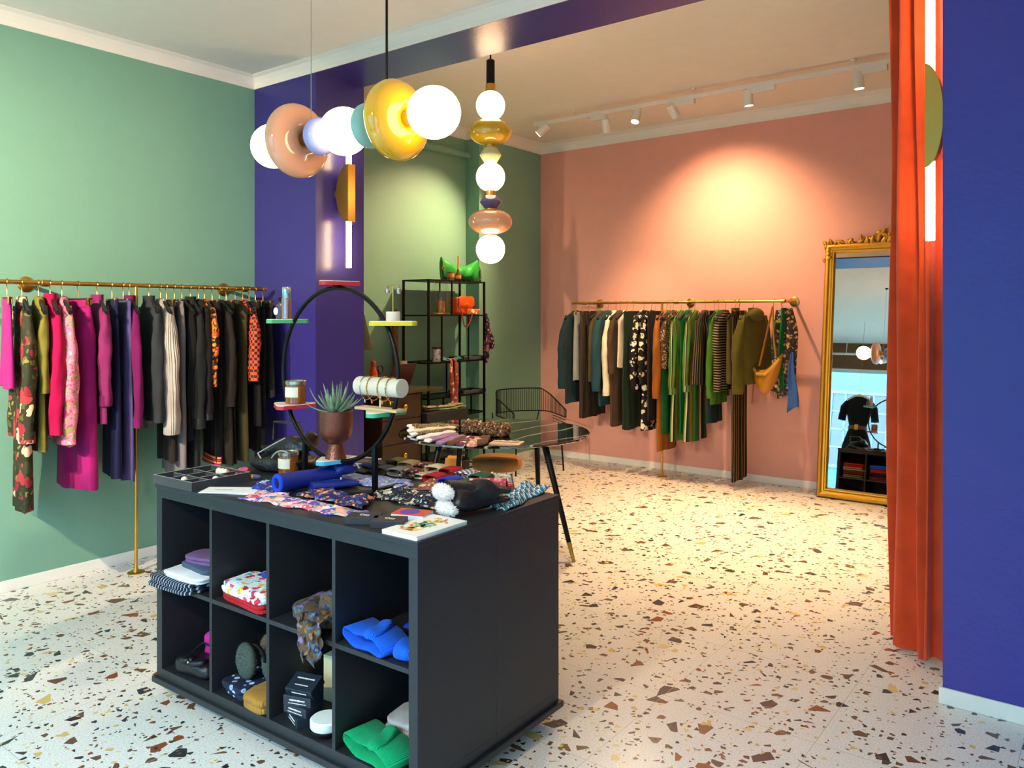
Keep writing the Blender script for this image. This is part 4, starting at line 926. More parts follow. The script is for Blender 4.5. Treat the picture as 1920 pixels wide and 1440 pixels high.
# black gift boxes with white emblem, card box, booklets
bx = plain('matt_black_card', '#2c2c31', .55)
for lb, x, y, rz in (('left of the two small black gift boxes with white emblem', -.305, .068, .55), ('right of the two small black gift boxes with white emblem', -.205, .085, .55)):
    t = thing('gift_box', lb, 'box', CW(x, y), CR+rz)
    MB().box(-.055, .055, -.036, .036, 0, .024, bev=.0012).obj('carton', bx, t, smooth=False)
    bar_text(t, 'emblem', 'QES', .022, (.002, 0, .0242), (0, 0, -.4), 'cream')
t = thing('card_box', 'flat red and violet card box beside the black gift boxes', 'box', CW(-.215, .205), CR+.30)
MB().box(-.06, .06, -.04, .04, 0, .018, bev=.001).obj('carton', plain('pale_blue_card', '#cfe3ea', .5), t, smooth=False)
MB().box(-.06, .06, -.04, .04, .018, .020).obj('cover', plain('coral_card', '#d8503c', .45), t, smooth=False)
MB().lathe([(.001, .020), (.034, .020), (.034, .0206), (.001, .0206)], 30, (-.008, 0, 0)).obj('printed_disc', plain('violet_print', '#5a3fae', .45), t, smooth=False)
cap_col = plain('booklet_paper', '#f0f1ee', .5)
for k, (dz, rz) in enumerate(((0, .0), (.0045, .012), (.009, -.012))):
    t = thing('booklet', ('white booklet at the bottom of the pile on the front corner', 'white booklet in the middle of the pile on the front corner', 'white booklet with yellow and green flower painting on the front corner')[k], 'booklet', CW(-.085, .125, ZTOP+dz), CR+rz)
    MB().box(-.072, .078, -.12, .12, 0, .004).obj('pages', cap_col, t, smooth=False)
    if k == 2:
        rn = random.Random(5); cols = ['#e0a23a', '#e8bb5a', '#7fb86a', '#c98a3a', '#3f8f5a', '#f0d27a', '#8fc4a8']
        for ci, cl_ in enumerate(cols):
            m = MB()
            for i in range(14):
                a = rn.uniform(0, 2*PI); rr = rn.uniform(0, .05); cx_, cy_ = (0.0, 0.0) if cl_ in ('#7fb86a', '#3f8f5a', '#8fc4a8') else rn.choice([(0.005, .06), (-.01, -.05)])
                x, y = cx_+rr*.8*math.cos(a), cy_+rr*.7*math.sin(a); b_ = rn.uniform(0, PI)
                x = max(-.058, min(.062, x)); y = max(-.1, min(.1, y)); pts = []
                for q in range(10): an = 2*PI*q/10; lx, ly = .013*math.cos(an), .006*math.sin(an); pts.append((x+lx*math.cos(b_)-ly*math.sin(b_), y+lx*math.sin(b_)+ly*math.cos(b_)))
                m.prism(pts, .004, .0042+ci*.00004)
            m.obj('painted_petals', plain('print_'+cl_, cl_, .5), t, smooth=False)
# knitted loops in rows at the back of the counter, each with its own colour
def cuffs(u, v, mat, label, w=.085, h=.032, bw=.075, rz=.1, tagm=None):
    t = thing('knit_cuffs', label, 'knit cuffs', at(u, v), rz)
    loopband(w, h, bw, .006, 28).obj('cuff', mat, t, ang=60)
    if tagm:
        m = MB(); rn = random.Random(int(u))
        for i in range(9): m.ell((.03+.012*i*.8, bw*.5+.02+rn.uniform(-.004, .004), .022+rn.uniform(-.002, .004)), .006, .006, .005, 8, 6)
        m.obj('bead_trim', tagm, t)
    return t
for a in ((662, 884, F['skyb'], 'pale blue knit cuffs at the back left of the row'), (684, 873, F['lightgrey'], 'pale grey knit cuffs behind the pale blue pair'), (690, 884, F['navy'], 'dark navy knit cuffs next to the pale blue pair'),
          (722, 876, F['black'], 'black knit cuffs in the back row'), (745, 873, F['olive'], 'olive folded cuffs in the back row, right of the black pair'), (720, 888, F['charcoal'], 'charcoal knit cuffs right of the stand post'), (748, 891, F['grey'], 'grey knit cuffs with round fold, right of the charcoal pair'),
          (768, 878, F['tan'], 'brown knit cuffs in the back row'), (772, 894, F['ornpr'], 'multicoloured dotted knit cuffs in the middle of the row'), (797, 883, F['ornpr'], 'orange and black patterned cuffs in the back row'), (790, 897, F['creamk'], 'small cream knit cuffs before the orange patterned pair'),
          (818, 886, F['creamk'], 'cream folded cuffs in the back row'), (816, 903, F['red'], 'bright red knit cuffs in the front row'), (846, 891, F['red'], 'bright red knit cuffs in the back row'),
          (846, 910, F['royal'], 'royal blue knit cuffs in the front row'), (874, 898, F['polka'], 'navy and white checked cuffs in the back row'), (878, 915, F['dgreen'], 'bottle green knit cuffs in the front row'), (902, 903, F['dgreen'], 'bottle green knit cuffs with white beads in the back row')):
    big = 1.0 if a[0] not in (790, ) else .7
    cuffs(a[0], a[1], a[2], a[3], .085*big, .034*big, .075*big, .12+.03*math.sin(a[0]), 'lightstone' if a[0] in (874, 902, 684) else None)
folded('folded_pouch', 'small black patterned pouch beside the right stand foot', 'pouch', F['black'], at(678, 935), .3, .1, .05, .025, 1, 91)

# ================================================================= CLOTHES RAILS
RZ = 1.745; RX = .25           # left rail
RZ2 = 1.69; RY2 = 6.40         # back rail
def flange(parent, a, b, rr=.045):
    """round wall plate at a, short arm to the rail at b"""
    a, b = Vector(a), Vector(b); n = (b-a).normalized()
    q = Matrix.Translation(a) @ n.to_track_quat('Z', 'Y').to_matrix().to_4x4()
    MB().lathe([(rr, 0), (rr, .005), (rr*.9, .008), (.022, .010), (.018, .016), (.001, .016)], 30).xf(q).obj('wall_plate', 'brass', parent)
    MB().rod(a, b, .0125, 14).lathe([(.017, -.02), (.019, -.018), (.019, .018), (.017, .02)], 18, b, 'Y' if abs(n.x) > .5 else 'X').obj('wall_arm', 'brass', parent)
t = thing('clothes_rail', 'brass clothes rail on the green wall with many garments', 'clothes rail', (0, 0, 0))
MB().rod((RX, -.35, RZ), (RX, 2.745, RZ+.004), .0125, 16).lathe([(.0135, -.004), (.0155, -.003), (.0155, .003), (.0135, .004)], 18, (RX, 2.745, RZ+.004), 'Y').obj('rail', 'brass', t)
for y in (-.1, 1.302, 2.575): flange(t, (0.0, y, RZ), (RX, y, RZ))
pb = onZ(254, 1073, 0)
MB().rod((RX, pb.y, 0.006), (RX, pb.y, RZ), .011, 16).obj('floor_post', 'brass', t)
MB().lathe([(.05, 0), (.05, .004), (.046, .007), (.016, .008), (.013, .03), (.001, .03)], 30, (RX, pb.y, 0)).obj('floor_plate', 'brass', t)
t = thing('clothes_rail', 'brass clothes rail on the pink wall with many garments', 'clothes rail', (0, 0, 0))
MB().rod((.425, RY2, RZ2), (2.66, RY2, RZ2), .0125, 16).obj('rail', 'brass', t)
for x in (.58, 1.62, 2.64): flange(t, (x, YP, RZ2), (x, RY2, RZ2))
MB().rod((1.467, RY2, .006), (1.467, RY2, RZ2), .011, 16).obj('floor_post', 'brass', t)
MB().lathe([(.05, 0), (.05, .004), (.046, .007), (.016, .008), (.013, .03), (.001, .03)], 30, (1.467, RY2, 0)).obj('floor_plate', 'brass', t)

# ---------------------------------------------------------------- hangers: local x = along the hanger, z up, origin at the rail axis
def hook_pts(): 
    return [(.0185*math.cos(a), 0, .0185*math.sin(a)-.0035) for a in [R(-20+i*20) for i in range(11)]]+[(-.019, 0, -.015), (-.008, 0, -.034), (0, 0, -.05), (0, 0, -.085)]
HK = {}
def hanger(kind, label, loc, rz):
    if kind in HK:
        r0, ch = HK[kind]; r = r0.copy(); COL.objects.link(r)
        for c in ch: d = c.copy(); COL.objects.link(d); d.parent = r
    else:
        r = thing('clothes_hanger', label, 'hanger', (0, 0, 0)); ch = []
        ch.append(MB().tube(hook_pts(), .0022, 6).obj('hook', 'wire', r))
        if kind == 'S':
            pts = [(-.205, 0, -.168), (-.13, 0, -.133), (-.06, 0, -.103), (0, 0, -.088), (.06, 0, -.103), (.13, 0, -.133), (.205, 0, -.168)]
            ch.append(MB().tube(pts, [.011, .012, .010, .011, .010, .012, .011], 10, flat=1.2).obj('shoulder_bar', 'hanger', r))
        else:
            ch.append(MB().rod((-.17, 0, -.09), (.17, 0, -.09), .0055, 10).obj('clip_bar', 'hanger', r))
            for x in (-.13, .13):
                ch.append(MB().box(x-.014, x+.014, -.011, -.004, -.125, -.082, bev=.002).box(x-.014, x+.014, .004, .011, -.125, -.082, bev=.002).box(x-.006, x+.006, -.012, .012, -.092, -.084).obj('clip', 'brass', r, label='gold clip'))
        HK[kind] = (r, ch)
    r.location = loc; r.rotation_euler = (0, 0, rz); r['label'] = label; return r
def sup(a, e=.7): return math.copysign(abs(math.cos(a))**e, math.cos(a)), math.copysign(abs(math.sin(a))**e, math.sin(a))
def body_loft(rows, folds, amp, ph, n=40, skew=0.0):
    """rows of (z, half width, half thickness); folds deepen downwards"""
    rings = []; z0 = rows[0][0]; z1 = rows[-1][0]
    for z, hw, ht in rows:
        f = (z0-z)/(z0-z1); ring = []
        for j in range(n):
            a = 2*PI*j/n; cx_, sy = sup(a, .75)
            w = amp*f*math.sin(folds*cx_*2.2+ph+f*1.3)
            ring.append((hw*cx_*(1+.03*math.sin(z*9+ph)), ht*sy*(1+.25*math.sin(folds*a*.7+ph)*f)+w+skew*f, z+.006*f*math.sin(a*3+ph)))
        rings.append(ring)
    return MB().loft(rings)
def grade(rows, k=6):
    """subdivide the long lower part for folds"""
    out = []
    for (z, w, t), (z2, w2, t2) in zip(rows[:-1], rows[1:]):
        st = max(1, int(abs(z2-z)/.06))
        for i in range(st): f = i/st; out.append((z+(z2-z)*f, w+(w2-w)*f, t+(t2-t)*f))
    return out+[rows[-1]]
GN = [0]
def garment(side, s, zb, kind, mat, name, label, cat='clothes', hw=.19, hem=None, ht=.026, folds=4, amp=.010, sl=None, slm=None, slr=.055, rz=0.0, collar=None, cuff=None, hk=None, short=None, trim=None, neck=True, slout=.035):
    """hang one garment: kind 'S' on a shoulder hanger, 'C' clipped; zb = height of the hem above the floor; sl = sleeve end height"""
    GN[0] += 1; rn = random.Random(GN[0]*13+5); ph = rn.uniform(0, 6)
    rail = RZ if side == 'L' else RZ2
    loc = (RX, s, rail+.0035) if side == 'L' else (s, RY2, rail+.0035)
    base = 0 if side == 'L' else -PI/2
    if hk is not False: hanger(kind, ' '.join(('%s hanger holding the %s' % ('black' if kind == 'S' else 'clip', short or label)).split()[:16]), loc, base+rz)
    t = thing(name, label, cat, loc, base+rz, 'garments on the brass rail on the %s wall' % ('green' if side == 'L' else 'pink'))
    zl = zb-rail; hem = hem or hw*1.02; th = ht*.85; amp *= .85
    if kind == 'S':
        rows = [(-.080, .05, .020), (-.094, .065, .024), (-.118, hw*.55, .026), (-.150, hw*.86, .026), (-.178, hw, .026), (-.24, hw*.97, th), (zl, hem, th*1.15)]
        body_loft(grade(rows), folds, amp, ph).obj('body', mat, t, ang=75)
        if collar:
            m = MB().loft([[(.058*math.cos(2*PI*j/20), .026*math.sin(2*PI*j/20), z) for j in range(20)] for z in (-.088, -.066)]+[[(.066*math.cos(2*PI*j/20), .032*math.sin(2*PI*j/20), z) for j in range(20)] for z in (-.062, -.10)], cap=False)
            m.obj('collar', collar, t, ang=75)
    else:
        rows = [(-.098, hw*.94, .012), (-.135, hw*.95, .014), (zl, hem, th)]
        if kind == 'C' and name == 'hanging_trousers':
            for q in (-1, 1):
                lw = hw*.5; rr = []
                g = grade([(-.13, lw, .012), (-.30, lw*1.0, th), (zl, hem*.5, th)])
                m = body_loft(g, 2, amp*.7, ph+q); m.xf(Matrix.Translation((q*hw*.48, q*.004, 0))); m.obj('trouser_leg', mat, t, ang=75)
        else: body_loft(grade(rows), folds, amp, ph).obj('body', mat, t, ang=75)
        m = MB().loft([[(hw*1.0*sup(2*PI*j/32, .7)[0], .0145*sup(2*PI*j/32, .7)[1], z) for j in range(32)] for z in (-.094, -.136)]); m.obj('waistband', mat, t, ang=60)
    if sl is not None:
        ze = sl-rail
        for q in (1, -1):
            z0 = -.150; rings = []; nn = 16
            for i in range(nn+1):
                f = i/nn; zc = z0-.01+(ze-z0)*f; xc = q*(hw*.90+slout*min(1, f*2.2)-.01*f); r0 = slr*(.55+.5*min(1, f*3.5))*(1-.18*f)
                ring = []
                for j in range(22):
                    a = 2*PI*j/22; wr = 1+.10*math.sin(3*a+f*7+ph)+.07*math.sin(f*26+ph+a)
                    ring.append((xc+r0*.85*math.cos(a)*wr, r0*.62*math.sin(a)*wr+.006*math.sin(f*5+ph), zc+(.03*(1-f*6)*(1 if q*math.cos(a) < 0 else -.4) if f < .16 else 0)))
                rings.append(ring)
            sm = MB().loft(rings).obj('sleeve', slm or mat, t, ang=75)
            if cuff:
                r1 = slr*.88; xc = q*(hw*.90+slout-.01)
                MB().loft([[(xc+r1*.88*math.cos(2*PI*j/22), r1*.66*math.sin(2*PI*j/22), z) for j in range(22)] for z in (ze+.045, ze+.04, ze-.012, ze-.016)]).obj('cuff', cuff, sm, ang=60)
    if trim:   # band at the hem
        body_loft([(zl+.055, hem*1.03, th*1.2), (zl+.03, hem*1.04, th*1.22), (zl-.004, hem*1.04, th*1.25)], 1, .001, ph).obj('hem_band', trim, t, ang=60)
    return t
def sL(u): return onX(u, 533+u*.0125, RX).y
def sR(u): return onY(u, 570-(u-1073)*.0176, RY2).x
def zL(v, s, x=.44): return zat(v, x, s)
def zR(v, s, y=6.2): return zat(v, s, y)
C = {k: cloth('cloth_'+k, c) for k, c in dict(fuchsia='#98206c', magenta='#90165e', crimson='#9c0b40', mustard='#6f6728', plum='#641449', mulberry='#762454', navyv='#15153a', violet='#4c4070', charcoal='#2b2e32',
    grey='#6f6a6c', black='#141416', soft='#19171a', jet='#101013', brownblk='#231f1b', coal='#1d1f21', darkteal='#1f3236', teal='#24454c', palegrey='#8d9086', brown='#4c3a2c', olivebr='#38321f', cream='#e3d3b4', green='#1f2f22',
    rust='#94551d', emerald='#155c2c', leaf='#4c7a24', olive='#5e5122', hoodie='#5c5420', darkbr='#2a231c', khaki='#4f472b').items()}
K = dict(
    tulip=floral('dark_tulip_print', '#2a2a18', ['#a8323a', '#3a3c20', '#d7a98a', '#8c2530', '#4d4f24', '#a8323a'], 12, warp=.5, size=.44, leaf=['#4d4f24', '#7a7238', '#34351c', '#c9a27c', '#5c5a2a']),
    pinkfl=floral('pink_meadow_print', '#d9738a', ['#f0a9a0', '#c43c66', '#8c8a4a', '#f2c6a2', '#e0556f'], 26, leaf=['#b5495e', '#7c7c40', '#e89a9a']),
    knitg=cloth('oatmeal_rib_knit', '#a59c94', kind='rib', scale=8, strength=.8),
    orange=floral('orange_dash_print', '#20181a', ['#d8641c', '#e08a2a', '#c2501c'], 44, size=.55),
    hound=checks('orange_black_houndstooth', '#e2491c', '#2a1216', 52), ethnic=stripes('pink_woven_band', ['#c92a63', '#1d1a1c', '#e0803c', '#d3447c', '#2a1c22'], 34, (0, 0, 1)),
    pin=uvstripes('brown_pinstripe', ['#2c241e', '#2c241e', '#5c4a3c', '#2c241e'], 18), goldpin=uvstripes('gold_pinstripe', ['#16130f', '#16130f', '#16130f', '#16130f', '#8a6a38'], 12),
    beigestr=uvstripes('black_beige_stripe', ['#17130f', '#17130f', '#17130f', '#8f774f'], 26), hstr=stripes('black_beige_cross_stripe', ['#1a1612', '#1a1612', '#b0966a'], 42, (0, .1, 1)),
    flower=floral('cream_poppy_print', '#15110f', ['#e6dcc2', '#d9cba4', '#15110f'], 15, warp=.45, size=.40, leaf=['#15110f', '#cfc3a0', '#15110f', '#15110f']),
    speck=floral('rust_speckle_print', '#4a3626', ['#a8845c', '#c9b08a', '#33261c'], 60), multi=uvstripes('green_cream_stripe', ['#4f8a2a', '#c9b88c', '#14120f', '#1f3f28', '#7a4f26', '#4f8a2a', '#14120f', '#b59f70', '#14120f', '#2f5b34'], 4),
    paisley=floral('dark_paisley_silk', '#3a2a22', ['#b5793a', '#4a6a8c', '#c9a45c', '#6b2f2c', '#2c2c3a'], 30, leaf=['#5a4030', '#2f3f55', '#8c5a2c']),
)
# ---------------------------------------------------------------- garments on the left rail (photo order, left to right)
def LG(u, v, kind, mat, name, label, **k):
    s = sL(u); zb = zL(v, s)
    if 'slv' in k: k['sl'] = zL(k.pop('slv'), s, .47)
    return garment('L', s, zb, kind, mat, name, label, rz=k.pop('rz', -.24+.05*math.sin(u*1.7)), **k)
LG(13, 731, 'C', C['fuchsia'], 'hanging_skirt', 'short fuchsia skirt clipped at the left edge of the photo', cat='skirt', hw=.13, hem=.15, folds=3)
LG(41, 962, 'S', K['tulip'], 'hanging_dress', 'long dark dress with red tulip print', cat='dress', hw=.17, hem=.17, slv=826, slr=.06, ht=.03, cuff=K['tulip'])
LG(72, 848, 'S', C['mustard'], 'hanging_blouse', 'mustard green blouse between the tulip dress and the crimson blouse', cat='blouse', hw=.17, hem=.20, slv=735, slr=.045, amp=.014)
LG(94, 818, 'S', C['crimson'], 'hanging_blouse', 'crimson red blouse with high neck', cat='blouse', hw=.18, hem=.19, slv=812, slr=.06, amp=.014, collar=C['crimson'], ht=.03)
LG(116, 836, 'S', K['pinkfl'], 'hanging_dress', 'pink floral dress with full sleeves', cat='dress', hw=.18, hem=.21, slv=830, slr=.065, amp=.014, ht=.03)
LG(147, 920, 'C', C['magenta'], 'hanging_trousers', 'bright magenta wide trousers, the longest bright garment on the rail', cat='trousers', hw=.14, hem=.25, ht=.06, amp=.012, rz=-.02)
LG(182, 796, 'S', C['mulberry'], 'hanging_blouse', 'mulberry blouse with turned back cuffs left of the navy skirt', cat='blouse', hw=.17, hem=.19, slv=757, slr=.055, cuff=C['plum'], collar=C['mulberry'])
LG(210, 897, 'C', C['navyv'], 'hanging_skirt', 'long navy velvet skirt', cat='skirt', hw=.17, hem=.22, folds=6, amp=.014, ht=.03)
LG(231, 902, 'C', C['violet'], 'hanging_skirt', 'long violet satin skirt beside the brass floor post', cat='skirt', hw=.17, hem=.2, folds=5, amp=.014, ht=.03)
LG(242, 797, 'S', C['plum'], 'hanging_shirt', 'plum shirt directly behind the brass floor post', cat='shirt', hw=.18, hem=.19, slv=797, slr=.045, cuff=C['plum'], collar=C['plum'])
LG(279, 790, 'S', C['charcoal'], 'hanging_jacket', 'charcoal jacket right of the brass floor post', cat='jacket', hw=.2, hem=.2, slv=789, slr=.055, collar=C['charcoal'])
LG(301, 760, 'S', K['knitg'], 'hanging_cardigan', 'chunky oatmeal ribbed cardigan', cat='cardigan', hw=.18, hem=.19, slv=811, slr=.085, ht=.03, slout=.05)
LG(312, 868, 'C', C['brownblk'], 'hanging_trousers', 'dark brown trousers behind the oatmeal cardigan', cat='trousers', hw=.15, hem=.17)
LG(327, 891, 'C', C['grey'], 'hanging_trousers', 'mid grey wool trousers right of the oatmeal cardigan', cat='trousers', hw=.17, hem=.19, ht=.032, amp=.012)
LG(341, 828, 'S', C['jet'], 'hanging_blouse', 'black blouse with small buttons and pale ties', cat='blouse', hw=.18, hem=.18, slv=760, slr=.04)
LG(357, 880, 'S', C['coal'], 'hanging_jacket', 'black bomber jacket with gathered leather cuff', cat='jacket', hw=.19, hem=.18, slv=798, slr=.065, cuff='leather', collar=C['coal'])
LG(372, 760, 'S', C['soft'], 'hanging_jacket', 'soft black jacket with satin cuff', cat='jacket', hw=.2, hem=.18, slv=782, slr=.052, cuff='leather')
LG(383, 727, 'S', K['orange'], 'hanging_blouse', 'orange dash print blouse peeking between black jackets', cat='blouse', hw=.205, hem=.2, slv=722, slr=.045, ht=.02)
LG(398, 872, 'C', C['jet'], 'hanging_trousers', 'black trousers with pink woven hem bands', cat='trousers', hw=.17, hem=.17, trim=K['ethnic'])
LG(411, 872, 'S', C['brownblk'], 'hanging_dress', 'dark brown dress right of the pink-hemmed trousers', cat='dress', hw=.18, hem=.2, slv=760, slr=.05)
LG(424, 868, 'C', C['jet'], 'hanging_skirt', 'long black skirt in the middle of the dark garments', cat='skirt', hw=.17, hem=.19, folds=6)
LG(441, 866, 'S', C['olivebr'], 'hanging_coat', 'long dark olive coat left of the orange houndstooth blouse', cat='coat', hw=.18, hem=.19, ht=.03)
LG(455, 715, 'S', K['hound'], 'hanging_blouse', 'orange and black houndstooth blouse', cat='blouse', hw=.19, hem=.17, slv=712, slr=.06)
LG(467, 800, 'C', C['soft'], 'hanging_skirt', 'black skirt just right of the houndstooth blouse', cat='skirt', hw=.17, hem=.19)
LG(479, 850, 'C', C['jet'], 'hanging_trousers', 'black trousers second from the pillar end of the rail', cat='trousers', hw=.16, hem=.17)
LG(493, 745, 'C', C['coal'], 'hanging_skirt', 'charcoal black skirt at the pillar end of the rail', cat='skirt', hw=.15, hem=.2)
# ---------------------------------------------------------------- garments on the pink wall rail (photo order, left to right)
def RG(u, v, kind, mat, name, label, **k):
    s = sR(u); zb = zR(v, s)
    if 'slv' in k: k['sl'] = zR(k.pop('slv'), s, 6.17)
    return garment('R', s, zb, kind, mat, name, label, **k)
RG(1080, 757, 'S', C['darkteal'], 'hanging_coat', 'dark teal flared coat at the left end of the pink wall rail', cat='coat', hw=.19, hem=.2, slv=727, slr=.07, slout=.10, ht=.03)
RG(1091, 714, 'C', C['palegrey'], 'hanging_trousers', 'pale grey-green cropped trousers', cat='trousers', hw=.15, hem=.17, ht=.028)
RG(1104, 785, 'C', K['pin'], 'hanging_trousers', 'brown pinstripe trousers, second from the left of the long trousers', cat='trousers', hw=.17, hem=.19, ht=.03, amp=.012)
RG(1117, 782, 'C', C['darkbr'], 'hanging_skirt', 'dark brown skirt right of the brown pinstripe trousers', cat='skirt', hw=.17, hem=.19, folds=6, ht=.028)
RG(1126, 720, 'S', C['khaki'], 'hanging_shirt', 'khaki brown shirt left of the teal jacket', cat='shirt', hw=.18, hem=.18, slv=715, slr=.045)
RG(1140, 762, 'S', C['teal'], 'hanging_jacket', 'teal blue jacket with wide sleeve', cat='jacket', hw=.19, hem=.18, slv=732, slr=.07, slout=.07, ht=.03)
RG(1155, 735, 'S', C['cream'], 'hanging_blouse', 'cream blouse left of the brown coat', cat='blouse', hw=.19, hem=.17, slv=740, slr=.055, cuff=C['cream'])
RG(1163, 801, 'S', C['brown'], 'hanging_coat', 'brown coat right of the cream blouse', cat='coat', hw=.18, hem=.19, slv=700, slr=.05, ht=.028)
RG(1175, 690, 'S', C['cream'], 'hanging_blouse', 'cream top whose shoulder shows left of the dark green skirt', cat='blouse', hw=.17, hem=.17, ht=.02)
RG(1187, 807, 'C', C['green'], 'hanging_skirt', 'long dark green pleated skirt', cat='skirt', hw=.19, hem=.2, folds=7, amp=.013, ht=.035)
RG(1207, 735, 'S', K['flower'], 'hanging_blouse', 'black blouse with cream flowers left of the long flower dress', cat='blouse', hw=.19, hem=.17, slv=730, slr=.06, ht=.028)
RG(1221, 809, 'S', K['flower'], 'hanging_dress', 'long black dress with cream flowers', cat='dress', hw=.18, hem=.19, slv=720, slr=.05, ht=.03)
RG(1229, 790, 'C', C['darkbr'], 'hanging_trousers', 'dark brown trousers right of the flower dress', cat='trousers', hw=.17, hem=.17, ht=.02)
RG(1250, 847, 'S', C['rust'], 'hanging_coat', 'long rust brown coat, its hem the lowest of the coats', cat='coat', hw=.19, hem=.21, slv=746, slr=.065, slout=.05, ht=.03)
RG(1257, 815, 'S', C['emerald'], 'hanging_dress', 'emerald green dress right of the rust coat', cat='dress', hw=.17, hem=.18, ht=.028)
RG(1262, 692, 'S', K['speck'], 'hanging_blouse', 'rust speckled blouse left of the green striped shirt', cat='blouse', hw=.19, hem=.17, slv=690, slr=.045, ht=.018)
RG(1277, 828, 'S', K['multi'], 'hanging_dress', 'green, cream and brown striped dress with rolled sleeve', cat='dress', hw=.18, hem=.23, slv=738, slr=.055, ht=.035, amp=.016, cuff=K['multi'])
RG(1291, 815, 'S', C['emerald'], 'hanging_dress', 'emerald green dress among the striped dresses', cat='dress', hw=.17, hem=.18, ht=.02)
RG(1303, 830, 'S', K['multi'], 'hanging_dress', 'second green and brown striped dress left of the black striped top', cat='dress', hw=.18, hem=.23, slv=733, slr=.05, ht=.035, amp=.016, cuff=K['multi'])
RG(1322, 722, 'S', K['beigestr'], 'hanging_pullover', 'wide black pullover with thin beige stripes', cat='pullover', hw=.21, hem=.25, ht=.05, amp=.012)
RG(1339, 796, 'C', C['darkteal'], 'hanging_skirt', 'dark teal skirt below the green knit', cat='skirt', hw=.15, hem=.17, ht=.025)
RG(1347, 760, 'S', C['leaf'], 'hanging_cardigan', 'leaf green knit cardigan with striped cuff area', cat='cardigan', hw=.18, hem=.18, slv=745, slr=.05, ht=.022, cuff=C['leaf'])
RG(1360, 735, 'S', K['hstr'], 'hanging_pullover', 'black and beige cross-striped pullover', cat='pullover', hw=.19, hem=.18, slv=733, slr=.055, ht=.028)
RG(1379, 720, 'S', C['olive'], 'hanging_blouse', 'olive brown blouse with collar', cat='blouse', hw=.18, hem=.19, ht=.035, collar=C['olive'])
RG(1386, 905, 'C', K['goldpin'], 'hanging_trousers', 'long black trousers with gold pinstripes almost reaching the floor', cat='trousers', hw=.17, hem=.2, ht=.035, amp=.01)
RG(1412, 722, 'S', C['hoodie'], 'hanging_sweatshirt', 'olive hooded sweatshirt right of the pinstripe trousers', cat='sweatshirt', hw=.21, hem=.20, slv=738, slr=.075, slout=.06, ht=.05, collar=C['hoodie'], rz=-.2)
# ---- mustard bag and silk scarf at the right end
bx0 = sR(1444); mus = plain('mustard_leather', '#b9791c', .45, bump=(60, .2))
hanger('S', 'brass hook holding the mustard shoulder bag', (bx0, RY2-.03, RZ2+.0035), -PI/2) if False else None
t = thing('shoulder_bag', 'mustard crescent shoulder bag hanging from the pink wall rail', 'bag', (bx0+.045, RY2-.0, RZ2), -.45)
MB().tube([(.0185*math.cos(a)+0, .07*0, .0185*math.sin(a)) for a in [R(i*20) for i in range(11)]]+[(-.02, 0, -.03), (-.03, 0, -.06)], .003, 8).obj('hook', 'wire', t)
MB().tube([(-.03, 0, -.05), (-.07, -.05, -.35), (-.10, -.09, -.58)], .012, 8, flat=.4).obj('strap', mus, t)
MB().tube([(-.03, 0, -.05), (.03, -.05, -.3), (.10, -.09, -.50)], .012, 8, flat=.4).obj('strap', mus, t)
m = MB(); rings = []
for i in range(20):
    f = i/19; x = -.14+.31*f; up = .09*(2*abs(f-.45))**1.8+.12*f; hh = .02+.10*math.sin(PI*min(1, f*.98+.01))**.8; wd = .012+.055*math.sin(PI*f)**.7
    rings.append([(x+.015*math.sin(a), wd*math.cos(a)-.10, -.69+up+hh*(math.sin(a)-.55)*(1 if math.sin(a) < 0 else .75)) for a in [2*PI*j/20 for j in range(20)]])
m.loft(rings).obj('bag_body', mus, t, ang=70)
MB().tube([(-.13, -.13, -.60), (-.05, -.165, -.645), (.05, -.17, -.64), (.12, -.15, -.58), (.16, -.11, -.50)], .014, 10).obj('rolled_flap', plain('pale_mustard_leather', '#d19a3c', .45), t)
MB().tube([(-.12, -.12, -.60), (-.13, -.13, -.75), (-.15, -.13, -.92)], .006, 6).obj('tassel', plain('brown_cord', '#8a5a26', .7), t)
_hd = [o for o in bpy.data.objects if o.name.startswith('hanging_sweatshirt')][0]
MB().ell((0, .035, -.125), .105, .045, .06, 20, 12).obj('hood', C['hoodie'], _hd)
MB().box(-.004, .004, -.056, -.050, -.62, -.16).obj('zip', 'brass', _hd)
sx = sR(1463)
t = thing('hanging_scarf', 'long paisley silk scarf with green strip at the right end of the rail', 'scarf', (sx+.03, RY2-.0, RZ2), .25)
MB().tube([(.0185*math.cos(a), 0, .0185*math.sin(a)) for a in [R(i*20) for i in range(11)]]+[(-.02, 0, -.03), (-.01, 0, -.07)], .003, 8).obj('hook', 'wire', t)
def strip(x, y, w, z0, z1, mat, ph, nm='silk_panel', w1=None, th=.012):
    rr = []
    for i in range(26):
        f = i/25; z = z0+(z1-z0)*f; ww = (w+( (w1 or w)-w)*f)*(.55+.45*min(1, f*4))
        rr.append([(x+.01*math.sin(f*6+ph)+ww*math.cos(a), y+(th+.006*math.sin(3*a+ph))*math.sin(a)+.012*math.sin(a*2+f*4+ph)*f, z+(.04*math.cos(a) if i == 25 else 0)) for a in [2*PI*j/24 for j in range(24)]])
    return MB().loft(rr).obj(nm, mat, t, ang=75)
strip(.03, .045, .075, -.06, -.83, K['paisley'], 0, w1=.085)
strip(-.02, .02, .022, -.06, -.78, C['emerald'], 1, 'green_strip', .02)
strip(-.05, .05, .05, -.08, -.80, floral('zigzag_print', '#26332c', ['#7a3a2a', '#c9a24a', '#2f7a5a', '#c9c3b0'], 22), 2)
strip(.07, .02, .02, -.45, -.95, plain('blue_silk', '#2c5a9c', .5), 3, 'blue_corner', .05)

